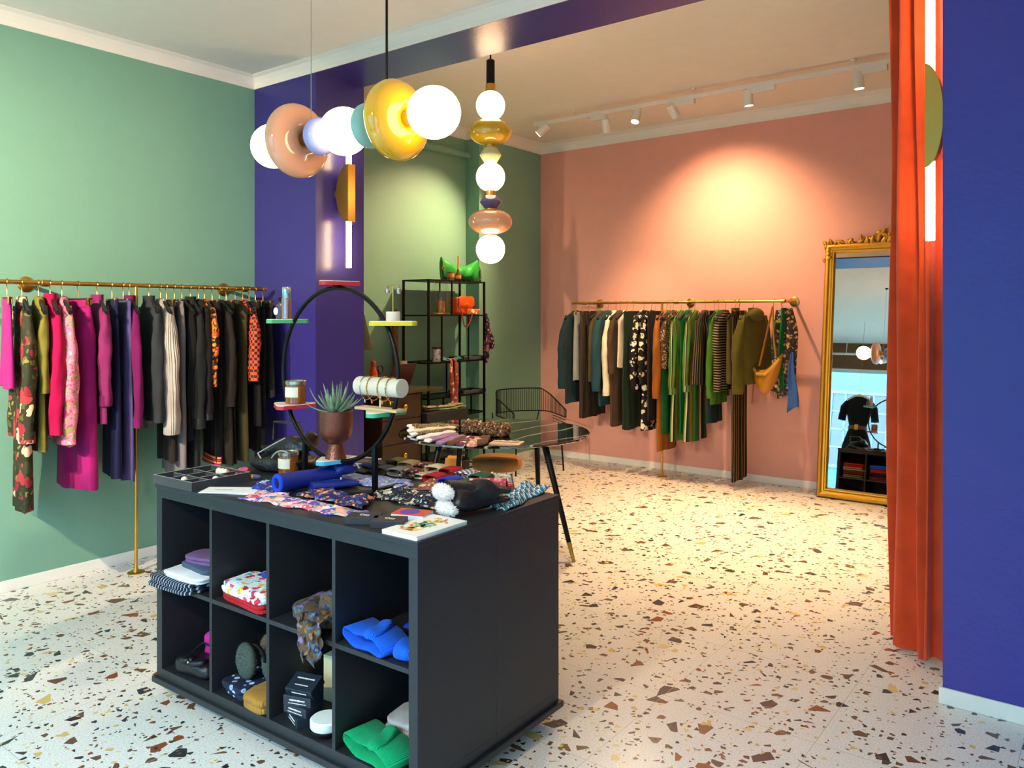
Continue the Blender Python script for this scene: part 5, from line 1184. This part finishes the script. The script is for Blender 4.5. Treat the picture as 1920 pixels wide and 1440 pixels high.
# ================================================================= MARBLE TABLE
def marble():
    m, nt, b = new_mat('dark_green_marble'); L = nt.links.new; vec = coords(nt)
    b.inputs['Roughness'].default_value = .03; b.inputs['Coat Weight'].default_value = 1; b.inputs['Coat Roughness'].default_value = .01; b.inputs['Coat IOR'].default_value = 2.0; b.inputs['IOR'].default_value = 2.2
    nz = N(nt, 'ShaderNodeTexNoise'); nz.inputs['Scale'].default_value = 1.6; nz.inputs['Detail'].default_value = 4; L(vec, nz.inputs['Vector'])
    wv = N(nt, 'ShaderNodeTexWave'); wv.inputs['Scale'].default_value = 1.3; wv.inputs['Distortion'].default_value = 7; wv.inputs['Detail'].default_value = 2; L(vec, wv.inputs['Vector'])
    r = N(nt, 'ShaderNodeValToRGB'); r.color_ramp.elements[0].position = .955; r.color_ramp.elements[1].position = 1; r.color_ramp.elements[0].color = hx('#141a16')+(1,); r.color_ramp.elements[1].color = hx('#b9b7a8')+(1,)
    L(wv.outputs['Fac'], r.inputs['Fac']); L(r.outputs['Color'], b.inputs['Base Color']); return m
M['marble'] = marble()
TC = Vector((1.50, 3.75, 0)); TR = .67; TZ = .75
t = thing('round_table', 'round table with glossy dark green marble top and splayed black legs', 'table', TC)
MB().lathe([(.001, TZ-.018), (TR-.006, TZ-.018), (TR, TZ-.014), (TR, TZ-.004), (TR-.004, TZ), (.001, TZ)], 96).obj('tabletop', 'marble', t, ang=30)
MB().lathe([(.30, TZ-.028), (.38, TZ-.028), (.38, TZ-.018), (.30, TZ-.018)], 48).obj('apron_ring', 'black', t)
feet = [onZ(1076, 1054, 0), onZ(1011, 978, 0), onZ(853, 972, 0), onZ(774, 1050, 0)]
for f in feet:
    d = f-TC; tp = d*(.60) if d.length > .7 else d*.7; tp = d.normalized()*.50
    a, b = Vector((tp.x, tp.y, TZ-.02)), Vector((d.x, d.y, 0)); c = b.lerp(a, .16)
    lg = MB().tube([c, a], [.0155, .023], 14).obj('leg', 'black', t)
    MB().tube([b, c], [.011, .0155], 14).obj('brass_tip', 'brass', lg, label='brass foot cap')
# hair bands fanned out along the table edge
fan = [('tweed', 'speckled brown tweed'), ('tweed', 'speckled brown tweed'), ('creamk', 'cream knitted'), ('tweed', 'speckled brown tweed'), ('white', 'white ended'), ('plum2', 'lilac'), ('plum2', 'lilac'), ('brown', 'brown'), ('wine', 'wine and white'), ('rose', 'rose and cream'), ('brown', 'chestnut brown')]
FM = dict(tweed=floral('brown_tweed', '#5a4c3c', ['#8f836c', '#3a3027', '#b9b09a'], 90), creamk=F['creamk'], white=F['white'], plum2=cloth('lilac_silk', '#9a76a8', .5), brown=cloth('brown_velvet', '#5a4030'), wine=floral('wine_white_print', '#5a2340', ['#e6dfe0', '#7a3a5c'], 30), rose=floral('rose_cream_print', '#c9968a', ['#eadfd2', '#b97a6c'], 40))
FC = onZ(925, 800, TZ)
seq = [(764, 802), (768, 807), (766, 813), (772, 819), (785, 826), (800, 832), (822, 836), (845, 838), (862, 840), (882, 841), (900, 838)]
ordn = ['first', 'second', 'third', 'fourth', 'fifth', 'sixth', 'seventh', 'eighth', 'ninth', 'tenth', 'eleventh']
for k, ((u, v), (mk, nm_)) in enumerate(zip(seq, fan)):
    o0 = onZ(u, v, TZ); d = Vector((FC.x-o0.x, FC.y-o0.y, 0)); ln = min(.36, d.length*.75); 
    t = thing('hair_band', '%s hair band, %s from the back in the fan on the marble table' % (nm_, ordn[k]), 'hair band', Vector((o0.x, o0.y, TZ))+Vector((0, 0, .0008+.0012*(k % 3))), math.atan2(d.y, d.x), 'hair bands fanned on the table')
    mm = lump(ln, .075, .026, .6, .003, 200+k); mm.xf(Matrix.Translation((ln/2, 0, 0))); mm.obj('band', FM[mk], t, ang=70)
    mm = lump(.05, .055, .022, .7, .002, 230+k); mm.xf(Matrix.Translation((.02, 0, .004))); mm.obj('knot_end', F['white'] if k < 6 else FM[mk], t, ang=70)
brz = floral('bronze_print', '#4a3324', ['#c9ac8a', '#2a1c16', '#8f6a48', '#d9c6a8', '#3a2a20'], 58, leaf=['#6b4c34', '#b59472'])
for lb, u, v, w, rz in (('small bronze patterned turban on the marble table, left of the larger one', 887, 812, .12, .2), ('large bronze patterned turban on the marble table', 929, 817, .2, -.1)):
    q = onZ(u, v, TZ); t = thing('turban', lb, 'hat', (q.x, q.y, TZ), rz)
    mm = MB().tube([(w*.42*math.cos(a), w*.36*math.sin(a), .045+.006*math.sin(3*a)) for a in [2*PI*i/28 for i in range(28)]], [.03+.006*math.sin(i*1.7) for i in range(28)], 12, closed=True, flat=1.35); mm.obj('wrapped_band', brz, t, ang=75)
    mm = lump(w*.35, .05, .06, .8, .008, 77); mm.xf(Matrix.Translation((.0, -w*.40, .02))); mm.obj('knot', brz, t, ang=75)
    mm = lump(w*.8, w*.7, .03, .8, .005, 78); mm.xf(Matrix.Translation((0, 0, .03))); mm.obj('crown', brz, t, ang=75)
q = onZ(950, 831, TZ); t = thing('card_pad', 'pale pink card with cream ribbons near the marble table edge', 'card', (q.x, q.y, TZ), .4)
MB().box(-.10, .10, -.07, .07, 0, .006, bev=.001).obj('card', plain('blush_card', '#d9b49c', .6), t, smooth=False)
m = MB()
for x in (-.05, 0, .05): join(m, lump(.07, .03, .012, .8, .003, 80), Matrix.Translation((x, .01, .005)) @ Matrix.Rotation(.5, 4, 'Z'))
m.obj('ribbons', F['creamk'], t, ang=70)

# ================================================================= STOOL
q = onZ(932, 856, .46); SC = Vector((q.x, q.y, 0))
t = thing('round_stool', 'low round stool with tan leather seat and chrome legs under the marble table', 'stool', SC)
MB().lathe([(.001, .365), (.175, .365), (.192, .375), (.196, .41), (.190, .445), (.165, .46), (.001, .465)], 48).obj('seat', plain('tan_leather', '#9a6a34', .45, bump=(50, .3)), t, ang=60)
MB().lathe([(.05, .34), (.13, .34), (.13, .365), (.05, .365)], 36).obj('seat_ring', 'chrome', t)
for k in range(4):
    a = R(20+90*k); c, s_ = math.cos(a), math.sin(a)
    MB().tube([(.17*c, .17*s_, 0), (.10*c, .10*s_, .36)], [.016, .019], 14).obj('leg', 'chrome', t)

# ================================================================= WIRE ARMCHAIR
t = thing('wire_armchair', 'black wire armchair with curved openwork back behind the marble table', 'chair', (.22, 5.88, 0), R(-22))
def rim(f, top):
    """plan: back curve open towards +x; f in -1..1 runs along the arm-back-arm line"""
    a = f*R(128); x, y = -.26*math.cos(a), .33*math.sin(a)
    if abs(f) > .62: k = (abs(f)-.62)/.38; x = -.26*math.cos(R(128)*.62)+k*.30; y = math.copysign(.33*math.sin(R(128)*.62)-.02*k, f)
    zt = .80-.19*max(0, (abs(f)-.42)/.58)**1.0; return Vector((x, y, zt if top else .565-.03*max(0, (abs(f)-.5)/.5)))
fs = [-1+2*i/60 for i in range(61)]
MB().tube([rim(f, True) for f in fs], .0065, 8).tube([rim(f, False) for f in fs], .0055, 8).rod(rim(-1, True), rim(-1, False), .0065, 8).rod(rim(1, True), rim(1, False), .0065, 8).obj('back_frame', 'black', t)
m = MB()
for i in range(1, 60): m.rod(rim(fs[i], True), rim(fs[i], False), .0028, 6)
m.obj('back_wires', 'black', t)
m = MB()
for sgn in (-1, 1):
    for i in range(5):
        z = .53-.03*i; a = rim(sgn*.66, False); b = rim(sgn*1, False); m.rod((a.x, a.y, z), (b.x, b.y*.98, z-.02), .0035, 6)
m.obj('arm_wires', 'black', t)
m = MB()
for i in range(19):
    y = -.26+.52*i/18; m.tube([(-.22, y, .43), (.0, y, .415), (.22, y, .43), (.25, y*.97, .41)], .003, 6)
m.obj('seat_wires', 'black', t)
MB().tube([(-.24, -.28, .43), (.24, -.28, .43), (.26, 0, .42), (.24, .28, .43), (-.24, .28, .43), (-.26, 0, .43)], .0065, 8, closed=True).obj('seat_frame', 'black', t)
for x, y in ((-.22, -.24), (-.22, .24), (.22, -.26), (.22, .26)):
    MB().rod((x*1.12, y*1.08, 0), (x, y, .43), .009, 10).obj('leg', 'black', t)
for y in (-.255, .255): MB().rod((-.235, y, .42), (-.215, y*1.12, .57), .006, 8).rod((.22, y, .42), (.21, y*1.12, .47), .006, 8).obj('back_support', 'black', t)

# ================================================================= DESK, CONSOLE, CORNER SHELF
DX = .2
t = thing('drawer_desk', 'dark brown desk with brass knobbed drawers beside the purple pillar', 'desk', (-.09, 3.87, 0))
y0, y1 = 3.885-3.87, 4.345-3.87
MB().box(-.28, DX+.09+.04, -.55, .72, .905, .93, bev=.002).obj('desktop', plain('smoked_desktop', '#4a3f2c', .18, spec=.7), t, smooth=False)
MB().box(-.25, .29, y0, y1, .28, .905, bev=.002).obj('carcass', 'darkbrown', t, smooth=False)
for k in range(3):
    za, zb = .285+.205*k, .285+.205*k+.20
    d = MB().box(.29, .305, y0+.004, y1-.004, za, zb, bev=.002).obj('drawer', 'darkbrown', t, smooth=False)
    MB().lathe([(.006, 0), (.008, .012), (.02, .018), (.022, .026), (.016, .032), (.001, .034)], 24, (.305, (y0+y1)/2+.02, (za+zb)/2), 'X').obj('knob', 'brass', d, label='round brass knob')
for x, y in ((-.24, -.5), (.28, -.5), (-.24, .47), (.28, .49), (.28, y0+.02), (.28, y1-.02)):
    MB().box(x-.012, x+.012, y-.012, y+.012, 0, .905 if abs(y) > .46 and y != y1-.02 else .28).obj('leg', 'black', t, smooth=False)
MB().box(-.27, -.255, -.5, y0, .30, .905).obj('back_panel', 'blackshade', t, smooth=False)
# things on the desk
def onD(u, v): q = onZ(u, v, .93); return Vector((q.x, q.y, .93))
def cl_desk(p): p.x = max(-.33, min(.18, p.x)); p.y = max(3.4, min(4.54, p.y)); return p
q = onX(700, 722, .08); t = thing('water_bottle', 'orange metal water bottle on the desk beside the pillar', 'bottle', (.08, q.y, .93))
MB().lathe([(.034, 0), (.037, .004), (.037, .13), (.030, .175), (.018, .205), (.0175, .212)], 32).obj('bottle_body', plain('orange_enamel', '#d5431c', .3, spec=.6), t)
MB().lathe([(.0195, .212), (.021, .215), (.021, .25), (.018, .255)], 28).obj('cap', plain('orange_cap', '#c23a1a', .4), t)
q = onX(708, 720, -.06); t = thing('pen_cup', 'copper cup holding scissors behind the orange bottle', 'cup', (-.06, q.y, .93))
MB().lathe([(.040, 0), (.046, .004), (.055, .09), (.053, .092), (.044, .01), (.001, .008)], 32).obj('cup', plain('copper_cup', '#9a5a30', .3, .8), t)
o = MB().tube([(0, .0, .02), (.0, .005, .12)], .005, 8).tube([(.0, .03*math.cos(a)+.03, .155+.035*math.sin(a)) for a in [2*PI*i/20 for i in range(20)]], .0055, 8, closed=True).tube([(.0, .025*math.cos(a)-.012, .135+.03*math.sin(a)) for a in [2*PI*i/20 for i in range(20)]], .0055, 8, closed=True).obj('scissors', 'hanger', ang=60)
o.location = (-.06, q.y, .93+.012); tag(o, 'black handled scissors standing in the copper cup', 'scissors')
q = onX(742, 724, .0); t = thing('laptop', 'open laptop with wine red lid on the desk', 'laptop', (-.05, 4.20, .93), R(8))
MB().box(-.11, .12, -.16, .16, 0, .014, bev=.003).obj('keyboard_base', plain('laptop_dark', '#2b2624', .35, .5), t, smooth=False)
mm = MB().box(-.004, .004, -.16, .16, 0, .22, bev=.002); mm.xf(Matrix.Translation((.115, 0, .014)) @ Matrix.Rotation(R(22), 4, 'Y')); mm.obj('screen_lid', plain('wine_lid', '#43191c', .3, .3), t, smooth=False)
q = onX(783, 715, -.15); t = thing('ceramic_vase', 'pale ceramic vase behind the laptop', 'vase', (-.22, min(4.55, q.y), .93))
MB().lathe([(.045, 0), (.052, .006), (.058, .07), (.054, .14), (.044, .20), (.044, .215), (.040, .213), (.042, .14), (.001, .02)], 36).obj('vase_body', plain('oat_ceramic', '#c9b48c', .55, bump=(40, .15)), t)
q = onX(752, 733, .12); o = MB().box(-.09, .09, -.12, .12, 0, .012, bev=.002).obj('notebook', plain('olive_notebook', '#7c7444', .5), smooth=False); o.location = (.06, 3.72, .9305); tag(o, 'olive notebook lying on the desk near the pillar', 'notebook')
# lamp shade peeking from behind the pillar
q = onX(684, 625, -.15); t = thing('table_lamp', 'dark pleated lamp shade peeking out behind the purple pillar', 'lamp', (-.17, q.y-.10, .93))
MB().lathe([(.07, 0), (.075, .006), (.02, .02), (.012, .04), (.012, .36)], 24).obj('lamp_base', 'brass', t)
zt = zat(590, -.15, q.y)-.93; zb_ = zat(655, -.15, q.y)-.93
MB().lathe([(.155, zb_), (.085, zt), (.083, zt), (.152, zb_)], 40).obj('lamp_shade', stripes('pleated_shade', ['#2e2e22', '#43432f'], 60, (1, 1, 0)), t, ang=30)
# black console between the desk and the wall corner
t = thing('console_table', 'low black console table with gloves on top, in front of the metal shelf', 'console table', (.135, 4.65, 0))
MB().box(-.115, .125, -.28, .265, .61, .715, bev=.002).obj('drawer_box', 'blackwood', t, smooth=False)
MB().box(-.115, .125, -.28, .265, .30, .32).obj('lower_shelf', 'blackwood', t, smooth=False)
for x in (-.105, .115):
    for y in (-.27, .255): MB().box(x-.01, x+.01, y-.01, y+.01, 0, .61).obj('leg', 'black', t, smooth=False)
for lb, dx, dy, mt, rz in (('cream trimmed dark gloves on the black console', .0, -.2, F['charcoal'], 1.4), ('green leather gloves on the black console', .04, -.05, plain('green_leather', '#2f6a3c', .4), 1.2), ('green and tan gloves at the right end of the black console', .03, .12, plain('tan_green_leather', '#6a7a3a', .4), 1.5)):
    t2 = thing('glove_pair', lb, 'gloves', (.115+dx, 4.67+dy, .7155), rz)
    glove_mesh(.2, .08, .018).obj('glove', mt, t2, ang=60)
    mm = glove_mesh(.2, .08, .018); mm.xf(Matrix.Translation((0, .02, .018)) @ Matrix.Rotation(.15, 4, 'Z')); mm.obj('glove', F['tan'], t2, ang=60)
# black metal corner shelf
ex0, ex1, ey0, ey1, EZ = -.32, 0, 4.665, 5.462, 1.895
t = thing('metal_shelf', 'tall black metal open shelf in the green corner', 'shelf', ((ex0+ex1)/2, (ey0+ey1)/2, 0))
hx_, hy_ = (ex1-ex0)/2, (ey1-ey0)/2
zs = [zat(v, 0, 5.46) for v in (590, 673, 735)]
for x in (-hx_, hx_):
    for y in (-hy_, hy_): MB().box(x-.009, x+.009, y-.009, y+.009, 0, EZ).obj('upright', 'black', t, smooth=False)
zz = [EZ]+zs+[.62, .10]
for z in zz:
    m = MB()
    for x in (-hx_, hx_): m.box(x-.007, x+.007, -hy_, hy_, z-.014, z)
    for y in (-hy_, hy_): m.box(-hx_, hx_, y-.007, y+.007, z-.014, z)
    m.obj('shelf_frame', 'black', t, smooth=False)
for z in [EZ]+zs+[.62]: MB().box(-hx_+.007, hx_-.007, -hy_+.007, hy_-.007, z-.010, z-.002).obj('glass_shelf', glass_pane('smoked_pane', (.55, .58, .55)) if z != EZ else 'black', t, smooth=False)
for (x, y, a, b) in ((hx_, -.08, zs[0], EZ), (-hx_, .1, zs[0], EZ), (hx_, .16, zs[1], zs[0]), (hx_, -.22, zs[1], zs[0]), (-hx_, -.05, zs[1], zs[0]), (hx_, -.05, zs[2], zs[1]), (-hx_, .2, zs[2], zs[1]), (hx_, .2, .62, zs[2]), (hx_, -.2, .62, zs[2])):
    MB().box(x-.006, x+.006, y-.006, y+.006, a-.007, b-.007).obj('mid_bar', 'black', t, smooth=False)
# on top
def shelfpt(u, z, x=-.12): q = onX(u, 500, x); return Vector((x, q.y, z+.0005))
bgm = plain('green_bag_leather', '#1f8f34', .42, bump=(35, .4))
q = shelfpt(862, EZ, -.18); t = thing('slouchy_bag', 'bright green slouchy shoulder bag on top of the metal shelf', 'bag', q, PI/2)
m = MB(); rings = []
for i in range(24):
    f = i/23; x = -.27+.54*f; tp = .15+.12*(abs(2*f-1))**2.0; e = math.sin(PI*min(.97, max(.03, f)))**.5
    rings.append([(x, .075*e*math.cos(a)*(1+.12*math.sin(7*f*3+a*2)), .005+(tp-.005)*(.5+.5*math.sin(a))*(.8+.2*e)) for a in [2*PI*j/24 for j in range(24)]])
m.loft(rings).obj('bag_body', bgm, t, ang=70)
MB().tube([(-.26, 0, .2), (-.285, -.02, .12), (-.27, -.04, .03), (-.22, -.09, .012)], .016, 10, flat=.5).obj('strap', plain('dark_green_strap', '#35502c', .5), t)
MB().tube([(.26, 0, .2), (.285, -.02, .12), (.26, -.05, .03), (.22, -.08, .012)], .016, 10, flat=.5).obj('strap', MATS['dark_green_strap'], t)
m = MB()
for sx_ in (-.275, .275): m.tube(arc((sx_, -.03, .12), .016, 0, R(350), 14), .004, 6)
m.obj('buckle', 'brass', t)
abr = plain('amber_brown_glass', '#6a3a10', .1, coat=.4)
q = shelfpt(845, EZ, -.04); t = thing('candle_jar', 'small amber candle jar with gold label on the shelf top, left of the diffuser', 'candle', q)
MB().lathe([(.032, 0), (.035, .003), (.035, .075), (.033, .078), (.001, .07)], 28).obj('glass_jar', abr, t)
MB().lathe([(.0355, .028), (.0357, .03), (.0357, .062), (.0355, .064)], 28, cap=False).obj('paper_label', plain('gold_label', '#c98a34', .5), t)
q = shelfpt(859, EZ, -.04); t = thing('reed_diffuser', 'amber diffuser bottle with wooden reed on the shelf top', 'diffuser', q)
MB().lathe([(.026, 0), (.028, .003), (.028, .06), (.012, .085), (.010, .105), (.012, .107)], 28).obj('bottle_body', abr, t)
MB().lathe([(.0285, .02), (.0288, .022), (.0288, .05), (.0285, .052)], 28, cap=False).obj('paper_label', MATS['gold_label'], t)
MB().rod((0, 0, .03), (.004, .0, .235), .0075, 8).obj('reed', plain('reed_wood', '#c08a44', .6), t)
# first shelf
z1 = zs[0]
q = shelfpt(826, z1, -.12); t = thing('glass_cloche', 'tall glass cloche over an orange candle on the metal shelf', 'cloche', q)
MB().lathe([(.085, 0), (.09, .004), (.09, .014), (.085, .018)], 36).obj('base', 'brass', t)
MB().lathe([(.078, .018), (.078, .24), (.07, .275), (.05, .30), (.02, .312), (.001, .313)], 36, cap=False).obj('glass_dome', glass_pane('clear_dome', (.95, .97, .95)), t)
o = MB().lathe([(.038, 0), (.04, .003), (.04, .11), (.038, .113), (.001, .11)], 28).obj('candle', plain('orange_candle', '#c9781c', .5), ang=40); o.location = q+Vector((0, 0, .0185)); tag(o, 'orange candle under the glass cloche', 'candle')
org = plain('orange_bag_leather', '#d9500f', .4, bump=(40, .3))
q = shelfpt(866, z1, -.08); t = thing('flap_bag', 'orange flap bag with dangling red strap on the metal shelf', 'bag', q, PI/2+.1)
mm = lump(.27, .10, .17, .3, .004, 95); mm.obj('bag_body', org, t, ang=70)
mm = lump(.26, .02, .10, .35, .003, 96); mm.xf(Matrix.Translation((0, -.053, .075))); mm.obj('flap', org, t, ang=70)
MB().ell((0, -.066, .10), .014, .006, .014, 16, 8).obj('clasp', 'brass', t)
MB().tube([(-.12, -.04, .10), (-.13, -.09, .02), (-.10, -.095, -.10), (-.05, -.095, -.13), (.0, -.095, -.07), (.05, -.09, .01)], .006, 8).obj('strap', plain('red_strap', '#8e2a22', .5), t)
q = shelfpt(884, z1, -.06); folded('small_scarf', 'cream and orange crumpled scarf right of the orange bag', 'scarf', floral('orange_cream_print', '#d0641c', ['#e9dcc0', '#b5531c'], 20), q, 1.4, .18, .1, .05, 1, 97)
# scarf tied to the right upright
t = thing('tied_scarf', 'dark floral scarf tied to the right upright of the metal shelf', 'scarf', (ex1+.0, ey1+.0, 0), 0)
dk = floral('dark_violet_print', '#2a2030', ['#7a4a72', '#c98a6a', '#4a3a6a', '#b06a80'], 30)
zA, zK, zE = zat(588, 0, 5.46), zat(618, 0, 5.46), zat(680, 0, 5.46)
MB().tube([(.0, .02, zA), (.02, .03, (zA+zK)/2), (.02, .03, zK)], [.016, .022, .02], 10).obj('loop', dk, t)
MB().ell((.02, .03, zK), .03, .03, .025, 14, 10).obj('knot', dk, t)
for k, (dy, ln, w) in enumerate(((-.03, 1.0, .028), (.05, .62, .030))):
    MB().tube([(.02, .03, zK), (.03, .03+dy*.8, zK+(zE-zK)*ln*.4), (.03, .03+dy, zK+(zE-zK)*ln*.8), (.03, .03+dy*.9, zK+(zE-zK)*ln)], [w*.6, w, w*1.1, w*.3], 10, flat=1.0).obj('scarf_end', dk, t)
# second shelf
z2 = zs[1]
q = shelfpt(819, z2, -.05); t = thing('printed_tin', 'silver patterned tin with lid on the middle of the metal shelf', 'tin', q)
MB().lathe([(.042, 0), (.043, .002), (.043, .118), (.042, .12)], 30).obj('tin_body', floral('silver_pattern', '#b9b2aa', ['#6a5a58', '#d9d5ce', '#8a6a6a'], 60), t)
MB().lathe([(.0435, .12), (.0445, .122), (.0445, .135), (.043, .137)], 30).obj('lid', 'hanger', t)
def dark_tray(lb, u, z, ln, rz=PI/2):
    q = shelfpt(u, z, -.12); t = thing('jewellery_tray', lb, 'tray', q, rz)
    m = MB().box(-ln/2, ln/2, -.1, .1, 0, .005)
    for b in ((-ln/2, ln/2, -.1, -.093), (-ln/2, ln/2, .093, .1), (-ln/2, -ln/2+.007, -.093, .093), (ln/2-.007, ln/2, -.093, .093)): m.box(*b, .005, .03)
    m.obj('tray_body', MATS['tray_velvet'], t, smooth=False); return q, t
q, t = dark_tray('dark tray of beads on the second level of the metal shelf', 878, z2, .36)
rn = random.Random(4)
for k, (lb, mt) in enumerate((('amber bead necklace in the tray on the second level', plain('amber_beads', '#b5651c', .2)), ('cream bead necklace in the tray on the second level', 'lightstone'), ('brown bead necklace in the tray on the second level', plain('brown_beads', '#5a3018', .2)))):
    m = MB(); 
    for i in range(16): a = 2*PI*i/16; m.ell((.055*math.cos(a), .035*math.sin(a), .0), .009, .009, .009, 10, 6)
    o = m.obj('necklace', mt, ang=60); o.location = q+Vector((.02, -.11+.11*k, .0145)); tag(o, lb, 'jewellery')
qa = shelfpt(843, z2, -.06); cloth_sheet('teal_scarf', 'teal printed scarf draped on the second level of the metal shelf', 'scarf', floral('teal_print', '#2f7f86', ['#6fb5b0', '#235a66', '#a9cfc4'], 30), [(qa.x+.05, qa.y-.11), (qa.x+.05, qa.y+.11), (qa.x-.06, qa.y+.08), (qa.x-.06, qa.y-.08)], z2, (.03, 30), 31, .004, (24, 16))
# red printed scarf hanging from that shelf
t = thing('dangling_scarf', 'red and green printed scarf dangling from the second level of the metal shelf', 'scarf', (.012, shelfpt(847, z2, 0).y, z2), 0)
rd = floral('red_green_print', '#8a3a34', ['#c23a34', '#4a7a3c', '#d9a24a', '#6a2a4a', '#d0c0a0'], 24)
for dy, ln, w in ((-.03, .46, .026), (.03, .62, .03)):
    zt_ = -ln
    MB().tube([(-.06, dy, .012), (-.01, dy, .018), (.012, dy, .0), (.016, dy*1.2, zt_*.3), (.016, dy*.6, zt_*.65), (.016, dy*1.3, zt_)], [w*.5, w*.6, w*.6, w, w*1.05, w*.3], 10, flat=.5).obj('scarf_tail', rd, t, ang=70)
# third shelf
q, t = dark_tray('dark tray of small jewellery on the third level of the metal shelf', 876, zs[2], .34)
for k, (lb, mt) in enumerate((('silver chain heap in the tray on the third level', 'chrome'), ('cream bracelet in the tray on the third level', 'lightstone'), ('gold bracelet in the tray on the third level', 'brass'))):
    m = MB().tube([((.035+.006*math.sin(3*a))*math.cos(a), .035*math.sin(a), 0) for a in [2*PI*i/24 for i in range(24)]], .006, 6, closed=True)
    o = m.obj('bracelet', mt, ang=60); o.location = q+Vector((.02, -.1+.1*k, .0115)); tag(o, lb, 'bracelet')
# leaning board left of the shelf
q = onX(800, 700, -.2); mm = MB().box(-.012, .012, -.028, .028, 0, 1.62, bev=.002)
o = mm.obj('wooden_board', 'wood', smooth=False); o.location = (-.27, 4.56, .001); o.rotation_euler = (0, -R(2.2), 0); tag(o, 'narrow wooden board leaning in the corner left of the metal shelf', 'board')
# dark basket with golden fringe scarf under the table
q = onZ(852, 892, 0); bq = Vector((.35, 4.62, 0))
bq = CP+ray(852, 880)*((bq-CP).dot(FW)); bq.z = 0
t = thing('floor_basket', 'dark woven basket under the marble table', 'basket', bq)
MB().lathe([(.11, 0), (.12, .01), (.135, .30), (.13, .305), (.115, .02), (.001, .015)], 32).obj('basket_body', plain('dark_wicker', '#1d1713', .8, bump=(90, .6, 'wave')), t)
t = thing('fringed_scarf', 'golden fringed scarf hanging over the dark basket', 'scarf', bq+Vector((0, 0, .30)), YAW)
gm = cloth('golden_yarn', '#c2914a', .7)
mm = lump(.13, .08, .05, .8, .012, 98); mm.xf(Matrix.Translation((0, -.09, .0))); mm.obj('scarf_body', gm, t, ang=70)
m = MB(); rn = random.Random(8)
for i in range(34): x = -.065+.13*i/33; l = rn.uniform(.12, .24)*(1-abs(x)*4); m.tube([(x, -.115, .03), (x*1.05, -.145, -.02), (x*1.0+rn.uniform(-.01, .01), -.15, -.02-l)], .006, 6)
m.obj('fringe', gm, t)

# ================================================================= DRESS HUNG IN THE SHOP WINDOW (seen in the mirror)
mx, my, zt = 1.50, -.5, 2.02
def ering(rows, n=28): return [[(a*math.cos(2*PI*j/n), b*math.sin(2*PI*j/n), z) for j in range(n)] for z, a, b in rows]
t = thing('clothes_hanger', 'cream wooden hanger on a long wire holding the black belted dress in the window', 'hanger', (mx, my, zt), PI)
MB().tube([(-.19, 0, -.09), (-.1, 0, -.035), (0, 0, 0), (.1, 0, -.035), (.19, 0, -.09)], [.015, .02, .022, .02, .015], 10, flat=1.3).obj('shoulder_bar', plain('pale_hanger', '#e0d6bc', .5), t)
MB().tube([(0, 0, .0), (0, 0, .06), (.02, 0, .08), (.0, 0, .10), (0, 0, .12), (0, 0, 3.3-zt)], .002, 6).obj('hook', 'wire', t)
t = thing('belted_dress', 'black short sleeved dress with brown belt hanging in the window, reflected in the mirror', 'dress', (mx, my, zt))
MB().loft(ering([(-1.15, .27, .16), (-.85, .23, .14), (-.60, .15, .10), (-.52, .14, .085), (-.35, .185, .09), (-.14, .205, .075), (-.10, .19, .055), (-.05, .11, .04), (-.03, .08, .03)])).obj('dress_body', C['black'], t, ang=70)
for sx_ in (-1, 1): MB().tube([(sx_*.17, 0, -.12), (sx_*.235, 0, -.22), (sx_*.265, 0, -.44)], [.05, .062, .062], 18).obj('sleeve', C['black'], t)
MB().loft(ering([(-.585, .150, .105), (-.575, .153, .107), (-.535, .150, .10), (-.525, .147, .095)])).obj('belt', plain('brown_belt', '#5a3018', .4), t)
MB().box(-.03, .03, .10, .112, -.60, -.51, bev=.004).obj('buckle', 'brass', t)
